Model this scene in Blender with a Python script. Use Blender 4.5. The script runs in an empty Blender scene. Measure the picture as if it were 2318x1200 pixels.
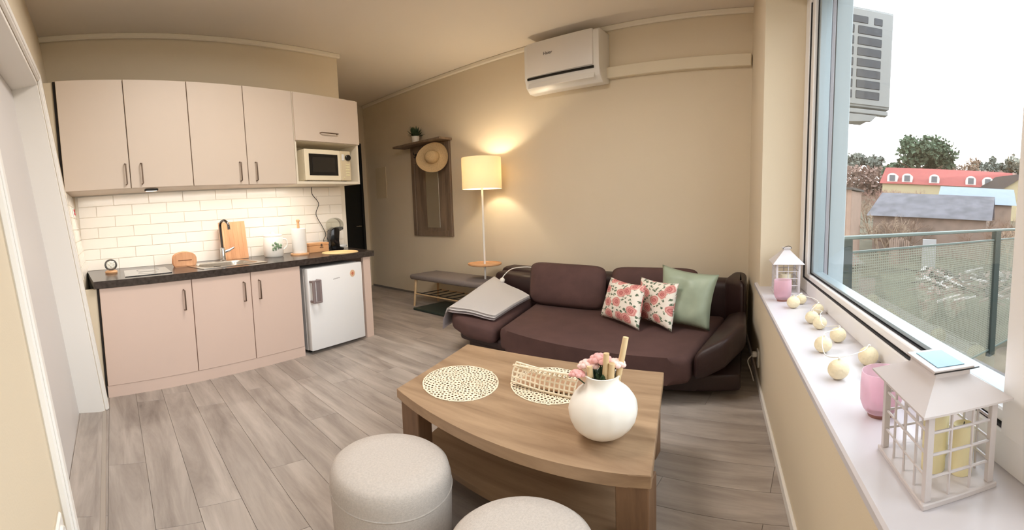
import bpy, bmesh, math, random
from mathutils import Matrix, Vector
R = random.Random(7)
sc = bpy.context.scene
COL = sc.collection
PI = math.pi

# ------------------------------------------------------------------ camera, world, lights, exposure
cam_d = bpy.data.cameras.new('camera')
cam = bpy.data.objects.new('camera', cam_d)
COL.objects.link(cam)
cam_d.type = 'PANO'
cam_d.panorama_type = 'CENTRAL_CYLINDRICAL'
F, FV, V0 = 1017.36, 899.66, 544.07
cam_d.central_cylindrical_range_u_min = -1159 / F
cam_d.central_cylindrical_range_u_max = 1159 / F
cam_d.central_cylindrical_range_v_max = V0 / FV
cam_d.central_cylindrical_range_v_min = -(1200 - V0) / FV
cam_d.central_cylindrical_radius = 1.0
cam_d.clip_start = 0.02
cam_d.clip_end = 500
Rm = Matrix.Rotation(-1.086, 3, 'Z') @ Matrix.Rotation(-.081, 3, 'X') @ Matrix.Rotation(.027, 3, 'Y')
m3 = Matrix((Rm.col[0], Rm.col[2], -Rm.col[1])).transposed()
cam.matrix_world = Matrix.Translation((0, 0, 1.267)) @ m3.to_4x4()
sc.camera = cam

world = bpy.data.worlds.new('world')
sc.world = world
world.use_nodes = True
wn = world.node_tree
wn.nodes.clear()
wo = wn.nodes.new('ShaderNodeOutputWorld')
wb = wn.nodes.new('ShaderNodeBackground')
wtc = wn.nodes.new('ShaderNodeTexCoord')
wsep = wn.nodes.new('ShaderNodeSeparateXYZ')
wr = wn.nodes.new('ShaderNodeValToRGB')
wn.links.new(wtc.outputs['Generated'], wsep.inputs[0])
wn.links.new(wsep.outputs[2], wr.inputs[0])
wr.color_ramp.elements[0].position = 0.0
wr.color_ramp.elements[0].color = (1.0, .93, .88, 1)
wr.color_ramp.elements[1].position = .45
wr.color_ramp.elements[1].color = (.86, .94, 1.0, 1)
wn.links.new(wr.outputs[0], wb.inputs[0])
wb.inputs[1].default_value = 3.0
wn.links.new(wb.outputs[0], wo.inputs[0])


def light(name, kind, loc, energy, color, size=.1, size_y=None, target=None, spread=None):
    l = bpy.data.lights.new(name, kind)
    l.energy = energy
    l.color = color
    if kind == 'AREA':
        l.shape = 'RECTANGLE' if size_y else 'DISK'
        l.size = size
        if size_y:
            l.size_y = size_y
        if spread:
            l.spread = spread
    elif kind == 'SUN':
        l.angle = size
    else:
        l.shadow_soft_size = size
    o = bpy.data.objects.new(name, l)
    COL.objects.link(o)
    o.location = loc
    if target is not None:
        o.rotation_euler = (Vector(target) - Vector(loc)).to_track_quat('-Z', 'Y').to_euler()
    return o


# portal: the window opening guides sampling of the sky (gives off no light itself)
po = light('window_portal', 'AREA', (1.15, -.66, 1.78), 1, (1, 1, 1), 3.3, 2.1, (1.15, 2, 1.78))
po.data.cycles.is_portal = True
# added soft light under the ceiling, without a fitting, to lift the room
light('ceiling_fill_light', 'AREA', (1.6, 1.6, 3.0), 30, (1.0, .95, .90), 1.0, None, (1.5, 1.5, 0))
sc.view_settings.view_transform = 'Standard'
sc.view_settings.look = 'None'
sc.view_settings.gamma = 1
sc.view_settings.use_curve_mapping = False
sc.view_settings.exposure = .72
sc.cycles.use_denoising = True
sc.cycles.max_bounces = 9
sc.cycles.diffuse_bounces = 5
sc.cycles.transparent_max_bounces = 16

# ------------------------------------------------------------------ materials
MATS = {}


def srgb(c):
    return tuple((x / 255 / 12.92 if x / 255 <= .04045 else ((x / 255 + .055) / 1.055) ** 2.4) for x in c)


def mat(name, col, rough=.6, metal=0.0, noise=None, bump=None, spec=.5, sheen=0, emit=None, trans=0, alpha=1, coat=0):
    """noise=(scale, amount) or (sx,sy,sz, amount); bump=(scale, strength)"""
    if name in MATS:
        return MATS[name]
    m = bpy.data.materials.new(name)
    m.use_nodes = True
    nt = m.node_tree
    b = nt.nodes['Principled BSDF']
    c = srgb(col)
    b.inputs['Base Color'].default_value = (*c, 1)
    b.inputs['Roughness'].default_value = rough
    b.inputs['Metallic'].default_value = metal
    b.inputs['Specular IOR Level'].default_value = spec
    b.inputs['Sheen Weight'].default_value = sheen
    b.inputs['Coat Weight'].default_value = coat
    b.inputs['Transmission Weight'].default_value = trans
    b.inputs['Alpha'].default_value = alpha
    if emit:
        b.inputs['Emission Color'].default_value = (*srgb(emit[0]), 1)
        b.inputs['Emission Strength'].default_value = emit[1]
    tc = nt.nodes.new('ShaderNodeTexCoord')
    mp = nt.nodes.new('ShaderNodeMapping')
    nt.links.new(tc.outputs['Object'], mp.inputs[0])
    if noise:
        n = nt.nodes.new('ShaderNodeTexNoise')
        n.inputs['Detail'].default_value = 6
        if len(noise) == 2:
            n.inputs['Scale'].default_value = noise[0]
        else:
            mp.inputs['Scale'].default_value = noise[:3]
            n.inputs['Scale'].default_value = 1
        nt.links.new(mp.outputs[0], n.inputs['Vector'])
        r = nt.nodes.new('ShaderNodeValToRGB')
        a = noise[-1]
        r.color_ramp.elements[0].position = .3
        r.color_ramp.elements[1].position = .7
        r.color_ramp.elements[0].color = (*[max(0, x * (1 - a)) for x in c], 1)
        r.color_ramp.elements[1].color = (*[min(1, x * (1 + a)) for x in c], 1)
        nt.links.new(n.outputs[0], r.inputs[0])
        nt.links.new(r.outputs[0], b.inputs['Base Color'])
    if bump:
        n2 = nt.nodes.new('ShaderNodeTexNoise')
        n2.inputs['Scale'].default_value = bump[0]
        n2.inputs['Detail'].default_value = 4
        nt.links.new(tc.outputs['Object'], n2.inputs['Vector'])
        bp = nt.nodes.new('ShaderNodeBump')
        bp.inputs['Strength'].default_value = bump[1]
        bp.inputs['Distance'].default_value = .01
        nt.links.new(n2.outputs[0], bp.inputs['Height'])
        nt.links.new(bp.outputs[0], b.inputs['Normal'])
    MATS[name] = m
    return m


def wood(name, c1, c2, axis='X', scale=14, rough=.5, stretch=14, per_obj=.0, detail=5, c3=None):
    """long grained wood; axis = grain direction in object space"""
    if name in MATS:
        return MATS[name]
    m = bpy.data.materials.new(name)
    m.use_nodes = True
    nt = m.node_tree
    b = nt.nodes['Principled BSDF']
    b.inputs['Roughness'].default_value = rough
    tc = nt.nodes.new('ShaderNodeTexCoord')
    mp = nt.nodes.new('ShaderNodeMapping')
    s = [scale] * 3
    s['XYZ'.index(axis)] = scale / stretch
    mp.inputs['Scale'].default_value = s
    n = nt.nodes.new('ShaderNodeTexNoise')
    n.inputs['Scale'].default_value = 1
    n.inputs['Detail'].default_value = detail
    n.inputs['Roughness'].default_value = .65
    n.inputs['Distortion'].default_value = .5
    if per_obj:
        oi = nt.nodes.new('ShaderNodeObjectInfo')
        mul = nt.nodes.new('ShaderNodeMath')
        mul.operation = 'MULTIPLY'
        mul.inputs[1].default_value = 50
        nt.links.new(oi.outputs['Random'], mul.inputs[0])
        add = nt.nodes.new('ShaderNodeVectorMath')
        add.operation = 'ADD'
        nt.links.new(tc.outputs['Object'], add.inputs[0])
        nt.links.new(mul.outputs[0], add.inputs[1])
        nt.links.new(add.outputs[0], mp.inputs[0])
    else:
        nt.links.new(tc.outputs['Object'], mp.inputs[0])
    nt.links.new(mp.outputs[0], n.inputs['Vector'])
    r = nt.nodes.new('ShaderNodeValToRGB')
    r.color_ramp.elements[0].position = .32
    r.color_ramp.elements[1].position = .68
    r.color_ramp.elements[0].color = (*srgb(c1), 1)
    r.color_ramp.elements[1].color = (*srgb(c2), 1)
    if c3:
        e = r.color_ramp.elements.new(.24)
        e.color = (*srgb(c3), 1)
    nt.links.new(n.outputs[0], r.inputs[0])
    if per_obj:
        hs = nt.nodes.new('ShaderNodeHueSaturation')
        mr = nt.nodes.new('ShaderNodeMapRange')
        mr.inputs['To Min'].default_value = 1 - per_obj
        mr.inputs['To Max'].default_value = 1 + per_obj
        nt.links.new(oi.outputs['Random'], mr.inputs[0])
        nt.links.new(mr.outputs[0], hs.inputs['Value'])
        nt.links.new(r.outputs[0], hs.inputs['Color'])
        nt.links.new(hs.outputs[0], b.inputs['Base Color'])
    else:
        nt.links.new(r.outputs[0], b.inputs['Base Color'])
    bp = nt.nodes.new('ShaderNodeBump')
    bp.inputs['Strength'].default_value = .15
    bp.inputs['Distance'].default_value = .004
    nt.links.new(n.outputs[0], bp.inputs['Height'])
    nt.links.new(bp.outputs[0], b.inputs['Normal'])
    MATS[name] = m
    return m


def glass_mat(name, tint=(1, 1, 1), refl=1.0, frost=0.0):
    """thin glass: transparent with a Fresnel reflection; frost adds a diffuse film"""
    m = bpy.data.materials.new(name)
    m.use_nodes = True
    nt = m.node_tree
    nt.nodes.clear()
    o = nt.nodes.new('ShaderNodeOutputMaterial')
    t = nt.nodes.new('ShaderNodeBsdfTransparent')
    t.inputs[0].default_value = (*tint, 1)
    g = nt.nodes.new('ShaderNodeBsdfGlossy')
    g.inputs['Roughness'].default_value = .02
    fr = nt.nodes.new('ShaderNodeFresnel')
    fr.inputs[0].default_value = 1.45
    mu = nt.nodes.new('ShaderNodeMath')
    mu.operation = 'MULTIPLY'
    mu.inputs[1].default_value = refl
    nt.links.new(fr.outputs[0], mu.inputs[0])
    mx = nt.nodes.new('ShaderNodeMixShader')
    nt.links.new(mu.outputs[0], mx.inputs[0])
    nt.links.new(t.outputs[0], mx.inputs[1])
    nt.links.new(g.outputs[0], mx.inputs[2])
    last = mx
    if frost:
        d = nt.nodes.new('ShaderNodeBsdfDiffuse')
        d.inputs[0].default_value = (*tint, 1)
        tl = nt.nodes.new('ShaderNodeBsdfTranslucent')
        tl.inputs[0].default_value = (*tint, 1)
        ad = nt.nodes.new('ShaderNodeMixShader')
        ad.inputs[0].default_value = .5
        nt.links.new(d.outputs[0], ad.inputs[1])
        nt.links.new(tl.outputs[0], ad.inputs[2])
        m2 = nt.nodes.new('ShaderNodeMixShader')
        m2.inputs[0].default_value = frost
        nt.links.new(mx.outputs[0], m2.inputs[1])
        nt.links.new(ad.outputs[0], m2.inputs[2])
        last = m2
    nt.links.new(last.outputs[0], o.inputs[0])
    MATS[name] = m
    return m


def rose_mat():
    """white cotton printed with pink roses and green leaf sprigs"""
    m = bpy.data.materials.new('rose_print')
    m.use_nodes = True
    nt = m.node_tree
    b = nt.nodes['Principled BSDF']
    b.inputs['Roughness'].default_value = .85
    tc = nt.nodes.new('ShaderNodeTexCoord')

    def vor(scale, thr, cols, off, wob):
        mp = nt.nodes.new('ShaderNodeMapping')
        mp.inputs['Location'].default_value = off
        nz = nt.nodes.new('ShaderNodeTexNoise')
        nz.inputs['Scale'].default_value = scale * 2.4
        nt.links.new(tc.outputs['UV'], nz.inputs['Vector'])
        vm = nt.nodes.new('ShaderNodeVectorMath')
        vm.operation = 'MULTIPLY_ADD'
        vm.inputs[1].default_value = (wob, wob, wob)
        nt.links.new(nz.outputs['Color'], vm.inputs[0])
        nt.links.new(tc.outputs['UV'], vm.inputs[2])
        nt.links.new(vm.outputs[0], mp.inputs[0])
        v = nt.nodes.new('ShaderNodeTexVoronoi')
        v.voronoi_dimensions = '2D'
        v.inputs['Scale'].default_value = scale
        v.inputs['Randomness'].default_value = .75
        nt.links.new(mp.outputs[0], v.inputs['Vector'])
        r = nt.nodes.new('ShaderNodeValToRGB')
        r.color_ramp.interpolation = 'LINEAR'
        els = r.color_ramp.elements
        els[0].position = 0
        els[0].color = (*srgb(cols[0]), 1)
        els[1].position = thr
        els[1].color = (*srgb(cols[-1]), 1)
        for i, c in enumerate(cols[1:-1]):
            e = els.new(thr * (i + 1) / (len(cols) - 1))
            e.color = (*srgb(c), 1)
        nt.links.new(v.outputs['Distance'], r.inputs[0])
        st = nt.nodes.new('ShaderNodeMath')
        st.operation = 'LESS_THAN'
        st.inputs[1].default_value = thr
        nt.links.new(v.outputs['Distance'], st.inputs[0])
        return r, st
    base = nt.nodes.new('ShaderNodeRGB')
    base.outputs[0].default_value = (*srgb((244, 236, 224)), 1)
    last = base.outputs[0]
    for args in ((9.5, .27, [(60, 78, 70), (96, 112, 92), (140, 150, 120)], (.37, .61, 0), .12),
                 (3.4, .37, [(150, 66, 70), (222, 146, 140), (186, 96, 98), (234, 178, 168), (206, 124, 120), (240, 204, 192)], (.1, .25, 0), .08)):
        r, st = vor(*args)
        mx = nt.nodes.new('ShaderNodeMix')
        mx.data_type = 'RGBA'
        nt.links.new(st.outputs[0], mx.inputs[0])
        nt.links.new(last, mx.inputs[6])
        nt.links.new(r.outputs[0], mx.inputs[7])
        last = mx.outputs[2]
    nt.links.new(last, b.inputs['Base Color'])
    MATS['rose_print'] = m
    return m


WALL = mat('wall_paint', (222, 208, 184), .9, noise=(1.2, .02), bump=(180, .05))
CEIL = mat('ceiling_paint', (232, 222, 208), .92, bump=(150, .04))
WHITE = mat('white_paint', (238, 234, 228), .45)
CORN = mat('cornice_white', (236, 226, 208), .8)
DOORM = mat('door_leaf_grey_white', (214, 210, 208), .45)
UP = mat('upper_cabinet_laminate', (216, 200, 184), .5, noise=(3, .01))
LOW = mat('lower_cabinet_laminate', (220, 196, 182), .5, noise=(3, .01))
DARK = mat('dark_gap', (30, 24, 20), .8)
BLACKDOOR = mat('black_door', (16, 17, 15), .6)
COUNTER = mat('dark_stone_laminate', (62, 54, 50), .22, noise=(38, .38))
STEEL = mat('brushed_steel', (196, 190, 180), .28, 1.0, noise=(60, .05))
CHROME = mat('chrome', (200, 200, 200), .12, 1.0)
HANDLE = mat('handle_nickel', (128, 112, 100), .35, .9)
TILE = mat('backsplash_tile', (250, 243, 232), .18, spec=.5)
GROUT = mat('tile_grout', (236, 228, 214), .9)
FLOORM = wood('floor_vinyl', (138, 127, 119), (188, 177, 168), 'X', 8, .42, 6, .035, 8, (110, 101, 95))
SUB = mat('floor_joint', (130, 120, 112), .8)
TABLE = wood('table_oak', (138, 110, 84), (176, 147, 117), 'X', 12, .45, 9, 0, 6, (104, 78, 58))
RACKW = wood('rack_oak', (112, 94, 78), (146, 126, 106), 'Z', 14, .5, 10)
LEGW = wood('light_birch', (206, 170, 126), (228, 196, 152), 'Z', 16, .5, 10)
BOARD = wood('board_beech', (212, 152, 108), (232, 178, 134), 'Z', 18, .5, 12, .06)
BAMBOO = wood('bamboo', (208, 154, 106), (226, 176, 130), 'X', 18, .45, 10)
SOFA = mat('sofa_velour', (84, 58, 54), .85, noise=(7, .13), bump=(220, .12))
SOFAD = mat('sofa_leatherette', (46, 26, 24), .5, noise=(7, .1), bump=(160, .1))
POUF = mat('pouf_fabric', (196, 187, 179), .95, noise=(160, .08), bump=(300, .25))
BENCH = mat('bench_fabric', (126, 116, 112), .95, noise=(140, .1), bump=(260, .2))
TOWEL = mat('towel_white', (244, 240, 238), .95, bump=(150, .2))
HEM = mat('towel_hem', (196, 186, 186), .95)
GREEN = mat('sage_satin', (158, 170, 148), .42, noise=(9, .08))
ROSE = rose_mat()
PLASTIC = mat('white_plastic', (236, 232, 226), .35)
APPL = mat('appliance_white', (246, 246, 246), .25, spec=.5)
BLACK = mat('black_gloss', (10, 10, 12), .12)
BLACKM = mat('black_matte', (22, 22, 22), .5)
PORC = mat('porcelain_white', (248, 244, 236), .3)
PAPER = mat('paper_white', (252, 250, 244), .9)
RATTAN = mat('paper_weave', (240, 226, 200), .85, noise=(60, .1))
STRAW = mat('straw', (212, 184, 140), .9, noise=(90, .12), bump=(200, .4))
PINKG = glass_mat('pink_glass', (.97, .80, .86), .8, .42)
CLEARG = glass_mat('clear_glass', (.97, .99, .98), 1.0, .04)
PANE = glass_mat('window_glass', (.97, .98, .98), .13)
MIRROR = mat('mirror', (196, 196, 192), .06, 1.0)
BALLM = mat('cotton_ball', (240, 226, 192), .9, noise=(40, .06), bump=(120, .4))
WIREM = mat('white_cord', (236, 232, 224), .5)
CANDLE = mat('wax_yellow', (240, 230, 186), .5, noise=(12, .03))
LANT = mat('lantern_white_metal', (208, 202, 204), .4)
SOLAR = mat('solar_blue', (96, 146, 170), .15, noise=(30, .05))
PVC = mat('window_pvc', (240, 238, 238), .3)
GASKET = mat('gasket_black', (28, 28, 34), .6)
ALU = mat('window_alu', (150, 162, 168), .35, .2)
RAIL = mat('railing_grey', (98, 110, 106), .45, .4)
RAILD = mat('railing_post', (44, 56, 54), .5, .3)
STONE = mat('sill_white', (216, 213, 219), .28)
PETAL = mat('rose_petal', (236, 176, 172), .7, noise=(50, .15))
LEAF = mat('plant_leaf', (56, 78, 50), .6, noise=(60, .3))
CANE = wood('reed_cane', (206, 176, 130), (232, 208, 166), 'Z', 30, .6, 8)
RED = mat('red_plastic', (176, 26, 44), .4)
SHADE = None


def shade_mat():
    m = bpy.data.materials.new('lamp_shade_fabric')
    m.use_nodes = True
    nt = m.node_tree
    nt.nodes.clear()
    o = nt.nodes.new('ShaderNodeOutputMaterial')
    d = nt.nodes.new('ShaderNodeBsdfDiffuse')
    d.inputs[0].default_value = (*srgb((250, 238, 212)), 1)
    t = nt.nodes.new('ShaderNodeBsdfTranslucent')
    t.inputs[0].default_value = (*srgb((255, 244, 220)), 1)
    x = nt.nodes.new('ShaderNodeMixShader')
    x.inputs[0].default_value = .25
    nt.links.new(d.outputs[0], x.inputs[1])
    nt.links.new(t.outputs[0], x.inputs[2])
    nt.links.new(x.outputs[0], o.inputs[0])
    return m


SHADE = shade_mat()

# ------------------------------------------------------------------ helpers
I4 = Matrix.Identity(4)


def obj(name, bm, m, parent=None, smooth=None, mats=None):
    me = bpy.data.meshes.new(name)
    bm.normal_update()
    bm.to_mesh(me)
    bm.free()
    for x in (mats or [m]):
        me.materials.append(x)
    if smooth is not None:
        me.shade_smooth()
        if smooth > 0:
            me.set_sharp_from_angle(angle=math.radians(smooth))
    o = bpy.data.objects.new(name, me)
    COL.objects.link(o)
    if parent:
        o.parent = parent
    return o


def tag(o, label, cat, group=None):
    o['label'] = label
    o['category'] = cat
    if group:
        o['group'] = group
    return o


def thing(name, label, cat, M=None, group=None):
    o = bpy.data.objects.new(name, None)
    o.empty_display_size = .05
    COL.objects.link(o)
    if M is not None:
        o.matrix_world = M
    return tag(o, label, cat, group)


def struct(name, bm, m, M=None, parent=None, **k):
    o = obj(name, bm, m, parent, **k)
    if M is not None:
        o.matrix_world = M
    if parent is None:
        o['kind'] = 'structure'
    return o


def B():
    return bmesh.new()


def box(bm, x0, x1, y0, y1, z0, z1, bev=0, seg=1, M=None, mi=0):
    r = bmesh.ops.create_cube(bm, size=1)
    vs = r['verts']
    S = Matrix.Translation(((x0 + x1) / 2, (y0 + y1) / 2, (z0 + z1) / 2)) @ Matrix.Diagonal((x1 - x0, y1 - y0, z1 - z0, 1))
    bmesh.ops.transform(bm, matrix=S, verts=vs)
    fs = list({f for v in vs for f in v.link_faces})
    if bev:
        es = list({e for v in vs for e in v.link_edges})
        q = bmesh.ops.bevel(bm, geom=es, offset=bev, segments=seg, affect='EDGES', profile=.5)
        vs = list({v for f in q['faces'] for v in f.verts})
        fs = list({f for v in vs for f in v.link_faces})
    if M is not None:
        bmesh.ops.transform(bm, matrix=M, verts=vs)
    if mi:
        for f in fs:
            f.material_index = mi
    return vs


def prism(bm, pts, z0, z1, M=None, bev=0, seg=1):
    """vertical prism over a 2-D outline"""
    lo = [bm.verts.new((x, y, z0)) for x, y in pts]
    hi = [bm.verts.new((x, y, z1)) for x, y in pts]
    n = len(pts)
    a = sum(pts[i][0] * pts[(i + 1) % n][1] - pts[(i + 1) % n][0] * pts[i][1] for i in range(n))
    if a < 0:
        lo.reverse()
        hi.reverse()
    bm.faces.new(hi)
    bm.faces.new(lo[::-1])
    for i in range(n):
        bm.faces.new((lo[i], lo[(i + 1) % n], hi[(i + 1) % n], hi[i]))
    vs = lo + hi
    if bev:
        es = [e for v in vs for e in v.link_edges]
        q = bmesh.ops.bevel(bm, geom=list(set(es)), offset=bev, segments=seg, affect='EDGES', profile=.5)
        vs = list({v for f in q['faces'] for v in f.verts} | {v for v in vs if v.is_valid})
    if M is not None:
        bmesh.ops.transform(bm, matrix=M, verts=[v for v in vs if v.is_valid])
    return vs


def lathe(bm, prof, n=32, M=None, sx=1, sy=1):
    """prof: list of (r, z) from bottom to top"""
    rings = []
    for r, z in prof:
        if r < 1e-6:
            rings.append([bm.verts.new((0, 0, z))])
        else:
            rings.append([bm.verts.new((r * sx * math.cos(2 * PI * i / n), r * sy * math.sin(2 * PI * i / n), z)) for i in range(n)])
    for a, b in zip(rings, rings[1:]):
        for i in range(n):
            j = (i + 1) % n
            if len(a) == 1 and len(b) == 1:
                continue
            if len(a) == 1:
                bm.faces.new((a[0], b[j], b[i]))
            elif len(b) == 1:
                bm.faces.new((a[i], a[j], b[0]))
            else:
                bm.faces.new((a[i], a[j], b[j], b[i]))
    vs = [v for r in rings for v in r]
    if M is not None:
        bmesh.ops.transform(bm, matrix=M, verts=vs)
    return vs


def tube(bm, pts, r, n=8, cap=True, closed=False):
    pts = [Vector(p) for p in pts]
    rr = r if isinstance(r, (list, tuple)) else [r] * len(pts)
    up = Vector((0, 0, 1))
    rings = []
    N = len(pts)
    prev = None
    for i, p in enumerate(pts):
        if closed:
            t = pts[(i + 1) % N] - pts[i - 1]
        else:
            t = pts[min(i + 1, N - 1)] - pts[max(i - 1, 0)]
        t.normalize()
        if prev is None:
            a = t.cross(up)
            if a.length < .05:
                a = t.cross(Vector((1, 0, 0)))
        else:
            a = prev - t * prev.dot(t)
            if a.length < .01:
                a = t.cross(up)
        a.normalize()
        prev = a
        b = t.cross(a)
        rings.append([bm.verts.new(p + (a * math.cos(2 * PI * k / n) + b * math.sin(2 * PI * k / n)) * rr[i]) for k in range(n)])
    rng = list(zip(rings, rings[1:])) + ([(rings[-1], rings[0])] if closed else [])
    for a, b in rng:
        for k in range(n):
            j = (k + 1) % n
            bm.faces.new((a[k], b[k], b[j], a[j]))
    if cap and not closed:
        bm.faces.new(rings[0])
        bm.faces.new(rings[-1][::-1])


def sph(bm, c, r, sub=2, sc3=(1, 1, 1)):
    q = bmesh.ops.create_icosphere(bm, subdivisions=sub, radius=r)
    bmesh.ops.transform(bm, matrix=Matrix.Translation(c) @ Matrix.Diagonal((*sc3, 1)), verts=q['verts'])
    return q['verts']


def T(x, y, z, rz=0):
    return Matrix.Translation((x, y, z)) @ Matrix.Rotation(rz, 4, 'Z')


def copy_tree(o, parent=None):
    c = o.copy()
    COL.objects.link(c)
    if parent:
        c.parent = parent
    for ch in [x for x in bpy.data.objects if x.parent == o]:
        copy_tree(ch, c)
    return c


def link_mesh(name, me, parent, loc=(0, 0, 0), rot=(0, 0, 0), scale=(1, 1, 1)):
    o = bpy.data.objects.new(name, me)
    COL.objects.link(o)
    o.parent = parent
    o.location = loc
    o.rotation_euler = rot
    o.scale = scale
    return o


def curve_pts(ps, n=8):
    """Catmull-Rom through ps"""
    P = [Vector(p) for p in ps]
    P = [P[0] * 2 - P[1]] + P + [P[-1] * 2 - P[-2]]
    out = []
    for i in range(1, len(P) - 2):
        for k in range(n):
            t = k / n
            a, b, c, d = P[i - 1], P[i], P[i + 1], P[i + 2]
            out.append(.5 * ((2 * b) + (c - a) * t + (2 * a - 5 * b + 4 * c - d) * t * t + (3 * b - a - 3 * c + d) * t ** 3))
    out.append(P[-2])
    return out


def text_mesh(name, s, size, depth, m, parent, M):
    cu = bpy.data.curves.new(name, 'FONT')
    cu.body = s
    cu.size = size
    cu.extrude = depth
    cu.align_x = 'CENTER'
    cu.align_y = 'CENTER'
    t = bpy.data.objects.new('tmp_text', cu)
    COL.objects.link(t)
    me = bpy.data.meshes.new_from_object(t.evaluated_get(bpy.context.evaluated_depsgraph_get()))
    bpy.data.objects.remove(t)
    me.materials.clear()
    me.materials.append(m)
    o = bpy.data.objects.new(name, me)
    COL.objects.link(o)
    o.parent = parent
    o.matrix_local = M
    return o


# frames: sofa wall (x along wall from the window corner, y off the wall), window wall (x along wall from the corner, y outward), left wall
SX, SY = 3.791, -.167
SM = T(SX, SY, 0, PI / 2 - .197)
WM = T(SX, SY, 0, PI + .032)
_X = Vector((-.187, -.982, 0)).normalized()
_n = Vector((.982, -.187, 0))
_Z = (Vector((0, 0, 1)) - .10 * _n).normalized()
_Y = _Z.cross(_X)
LM = Matrix.Translation((.40, 2.72, 0)) @ Matrix((_X, _Y, _Z)).transposed().to_4x4()
CH = 3.08   # ceiling height

# ------------------------------------------------------------------ the room shell
bm = B()
box(bm, -.9, 6.6, -.62, 6.0, -.12, -.004)
fl = struct('floor', bm, SUB)
# vinyl planks, each its own piece, running along the sofa wall
PL, PW = 1.22, .178
pm = B()
box(pm, 0, PL - .0015, 0, PW - .0015, -.006, 0, .0006)
pme = bpy.data.meshes.new('plank')
pm.to_mesh(pme)
pm.free()
pme.materials.append(FLOORM)
rr = random.Random(3)
ux, uy = math.sin(.197), math.cos(.197)
for j in range(0, 27):
    offx = rr.random() * PL
    for i in range(-1, 6):
        s0 = -1.0 + i * PL + offx
        d0 = -.05 + j * PW
        wx = SX + ux * (s0 + PL / 2) - uy * (d0 + PW / 2)
        wy = SY + uy * (s0 + PL / 2) + ux * (d0 + PW / 2)
        wx0 = SX + ux * s0 - uy * d0
        wy0 = SY + uy * s0 + ux * d0
        # only planks inside the room
        if wy < -.8 or wy > 5.6 or wx < -.55 or (wx < 2.2 and wy > 3.7):
            continue
        o = bpy.data.objects.new('plank', pme)
        COL.objects.link(o)
        o.parent = fl
        o.location = (wx0, wy0, 0)
        o.rotation_euler = (0, 0, PI / 2 - .197)

bm = B()
box(bm, -.9, 6.6, -.75, 6.0, CH, CH + .15)
struct('ceiling', bm, CEIL)

# kitchen wall, slightly out of square, with the tiled splash zone
ka = math.atan2(3.50 - 3.72, 3.067 - .415)
KM = T(3.067, 3.50, 0, ka)          # x runs back along the wall as negative values, y into the wall
bm = B()
box(bm, -3.2, 0, 0, .14, 0, CH)
kw = struct('wall_kitchen', bm, WALL, KM)
bm = B()
box(bm, -2.62, -.005, -.004, 0, .88, 1.60)
g = obj('grout', bm, GROUT, kw)
TLn, THt = .30, .10
tmb = B()
box(tmb, 0, TLn - .004, -.011, -.003, 0, THt - .004, .002)
tme = bpy.data.meshes.new('tile')
tmb.to_mesh(tme)
tmb.free()
tme.materials.append(TILE)
hmb = B()
box(hmb, 0, TLn / 2 - .004, -.011, -.003, 0, THt - .004, .002)
hme = bpy.data.meshes.new('tile_half')
hmb.to_mesh(hme)
hmb.free()
hme.materials.append(TILE)
for r_ in range(7):
    z = .882 + r_ * THt
    x = -2.60
    if r_ % 2:
        link_mesh('tile', hme, kw, (x, 0, z))
        x += TLn / 2
    while x + TLn < .0:
        link_mesh('tile', tme, kw, (x, 0, z))
        x += TLn
    if x + TLn / 2 < .0:
        link_mesh('tile', hme, kw, (x, 0, z))
# the corridor side of the kitchen wall
bm = B()
box(bm, 2.93, 3.067, 3.6, 5.05, 0, CH)
struct('wall_corridor', bm, WALL)

DW, DH = 1.66, 2.33
# left wall: leans very slightly, with the door recess
bm = B()
box(bm, -1.3, 0, -.30, 0, -.1, CH + .05)
box(bm, 0, DW, -.30, 0, DH, CH + .05)
box(bm, DW, 3.6, -.30, 0, -.1, CH + .05)
box(bm, 0, DW, -.32, -.24, -.1, DH)
lw = struct('wall_left', bm, WALL, LM)
bm = B()
box(bm, -1.0, -.34, 0, .003, .88, 1.60)
obj('grout', bm, GROUT, lw)
sm_ = B()
box(sm_, -.15 + .004, 0, .003, .010, 0, THt - .004, .002)
sme = bpy.data.meshes.new('tile_square')
sm_.to_mesh(sme)
sm_.free()
sme.materials.append(TILE)
for r_ in range(7):
    for k in range(4):
        link_mesh('tile', sme, lw, (-.35 - k * .154, 0, .882 + r_ * THt))

# door in the left wall: leaf, deep jamb, casings
d1 = struct('door_1', B(), WHITE, LM)
bm = B()
box(bm, .0, DW, -.20, -.16, .012, DH - .035, .002)
obj('leaf', bm, DOORM, d1)
bm = B()
box(bm, .0, .02, -.20, .0, 0, DH, .002)
obj('jamb', bm, WHITE, d1)
bm = B()
box(bm, DW - .02, DW, -.20, .0, 0, DH, .002)
obj('jamb', bm, WHITE, d1)
bm = B()
box(bm, .0, DW, -.20, .0, DH - .03, DH, .002)
obj('head', bm, WHITE, d1)
for a, b_, c, d_ in ((-.075, .0, 0, DH + .07), (DW, DW + .055, 0, DH + .07)):
    bm = B()
    box(bm, a, b_, 0, .020, c, d_, .004)
    box(bm, a + .012, b_ - .012, .018, .026, c, d_ - .012, .003)
    obj('casing', bm, WHITE, d1)
bm = B()
box(bm, -.0, DW, 0, .020, DH, DH + .07, .004)
box(bm, .0, DW, .018, .026, DH + .012, DH + .058, .003)
obj('casing', bm, WHITE, d1)
bm = B()
box(bm, .0, DW, -.165, -.01, -.002, .004)
obj('threshold', bm, FLOORM, d1)
bm = B()
box(bm, .0, DW, -.015, .008, 0, .006, .002)
obj('threshold_strip', bm, mat('strip_alu', (190, 180, 170), .4, .6), d1)

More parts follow.
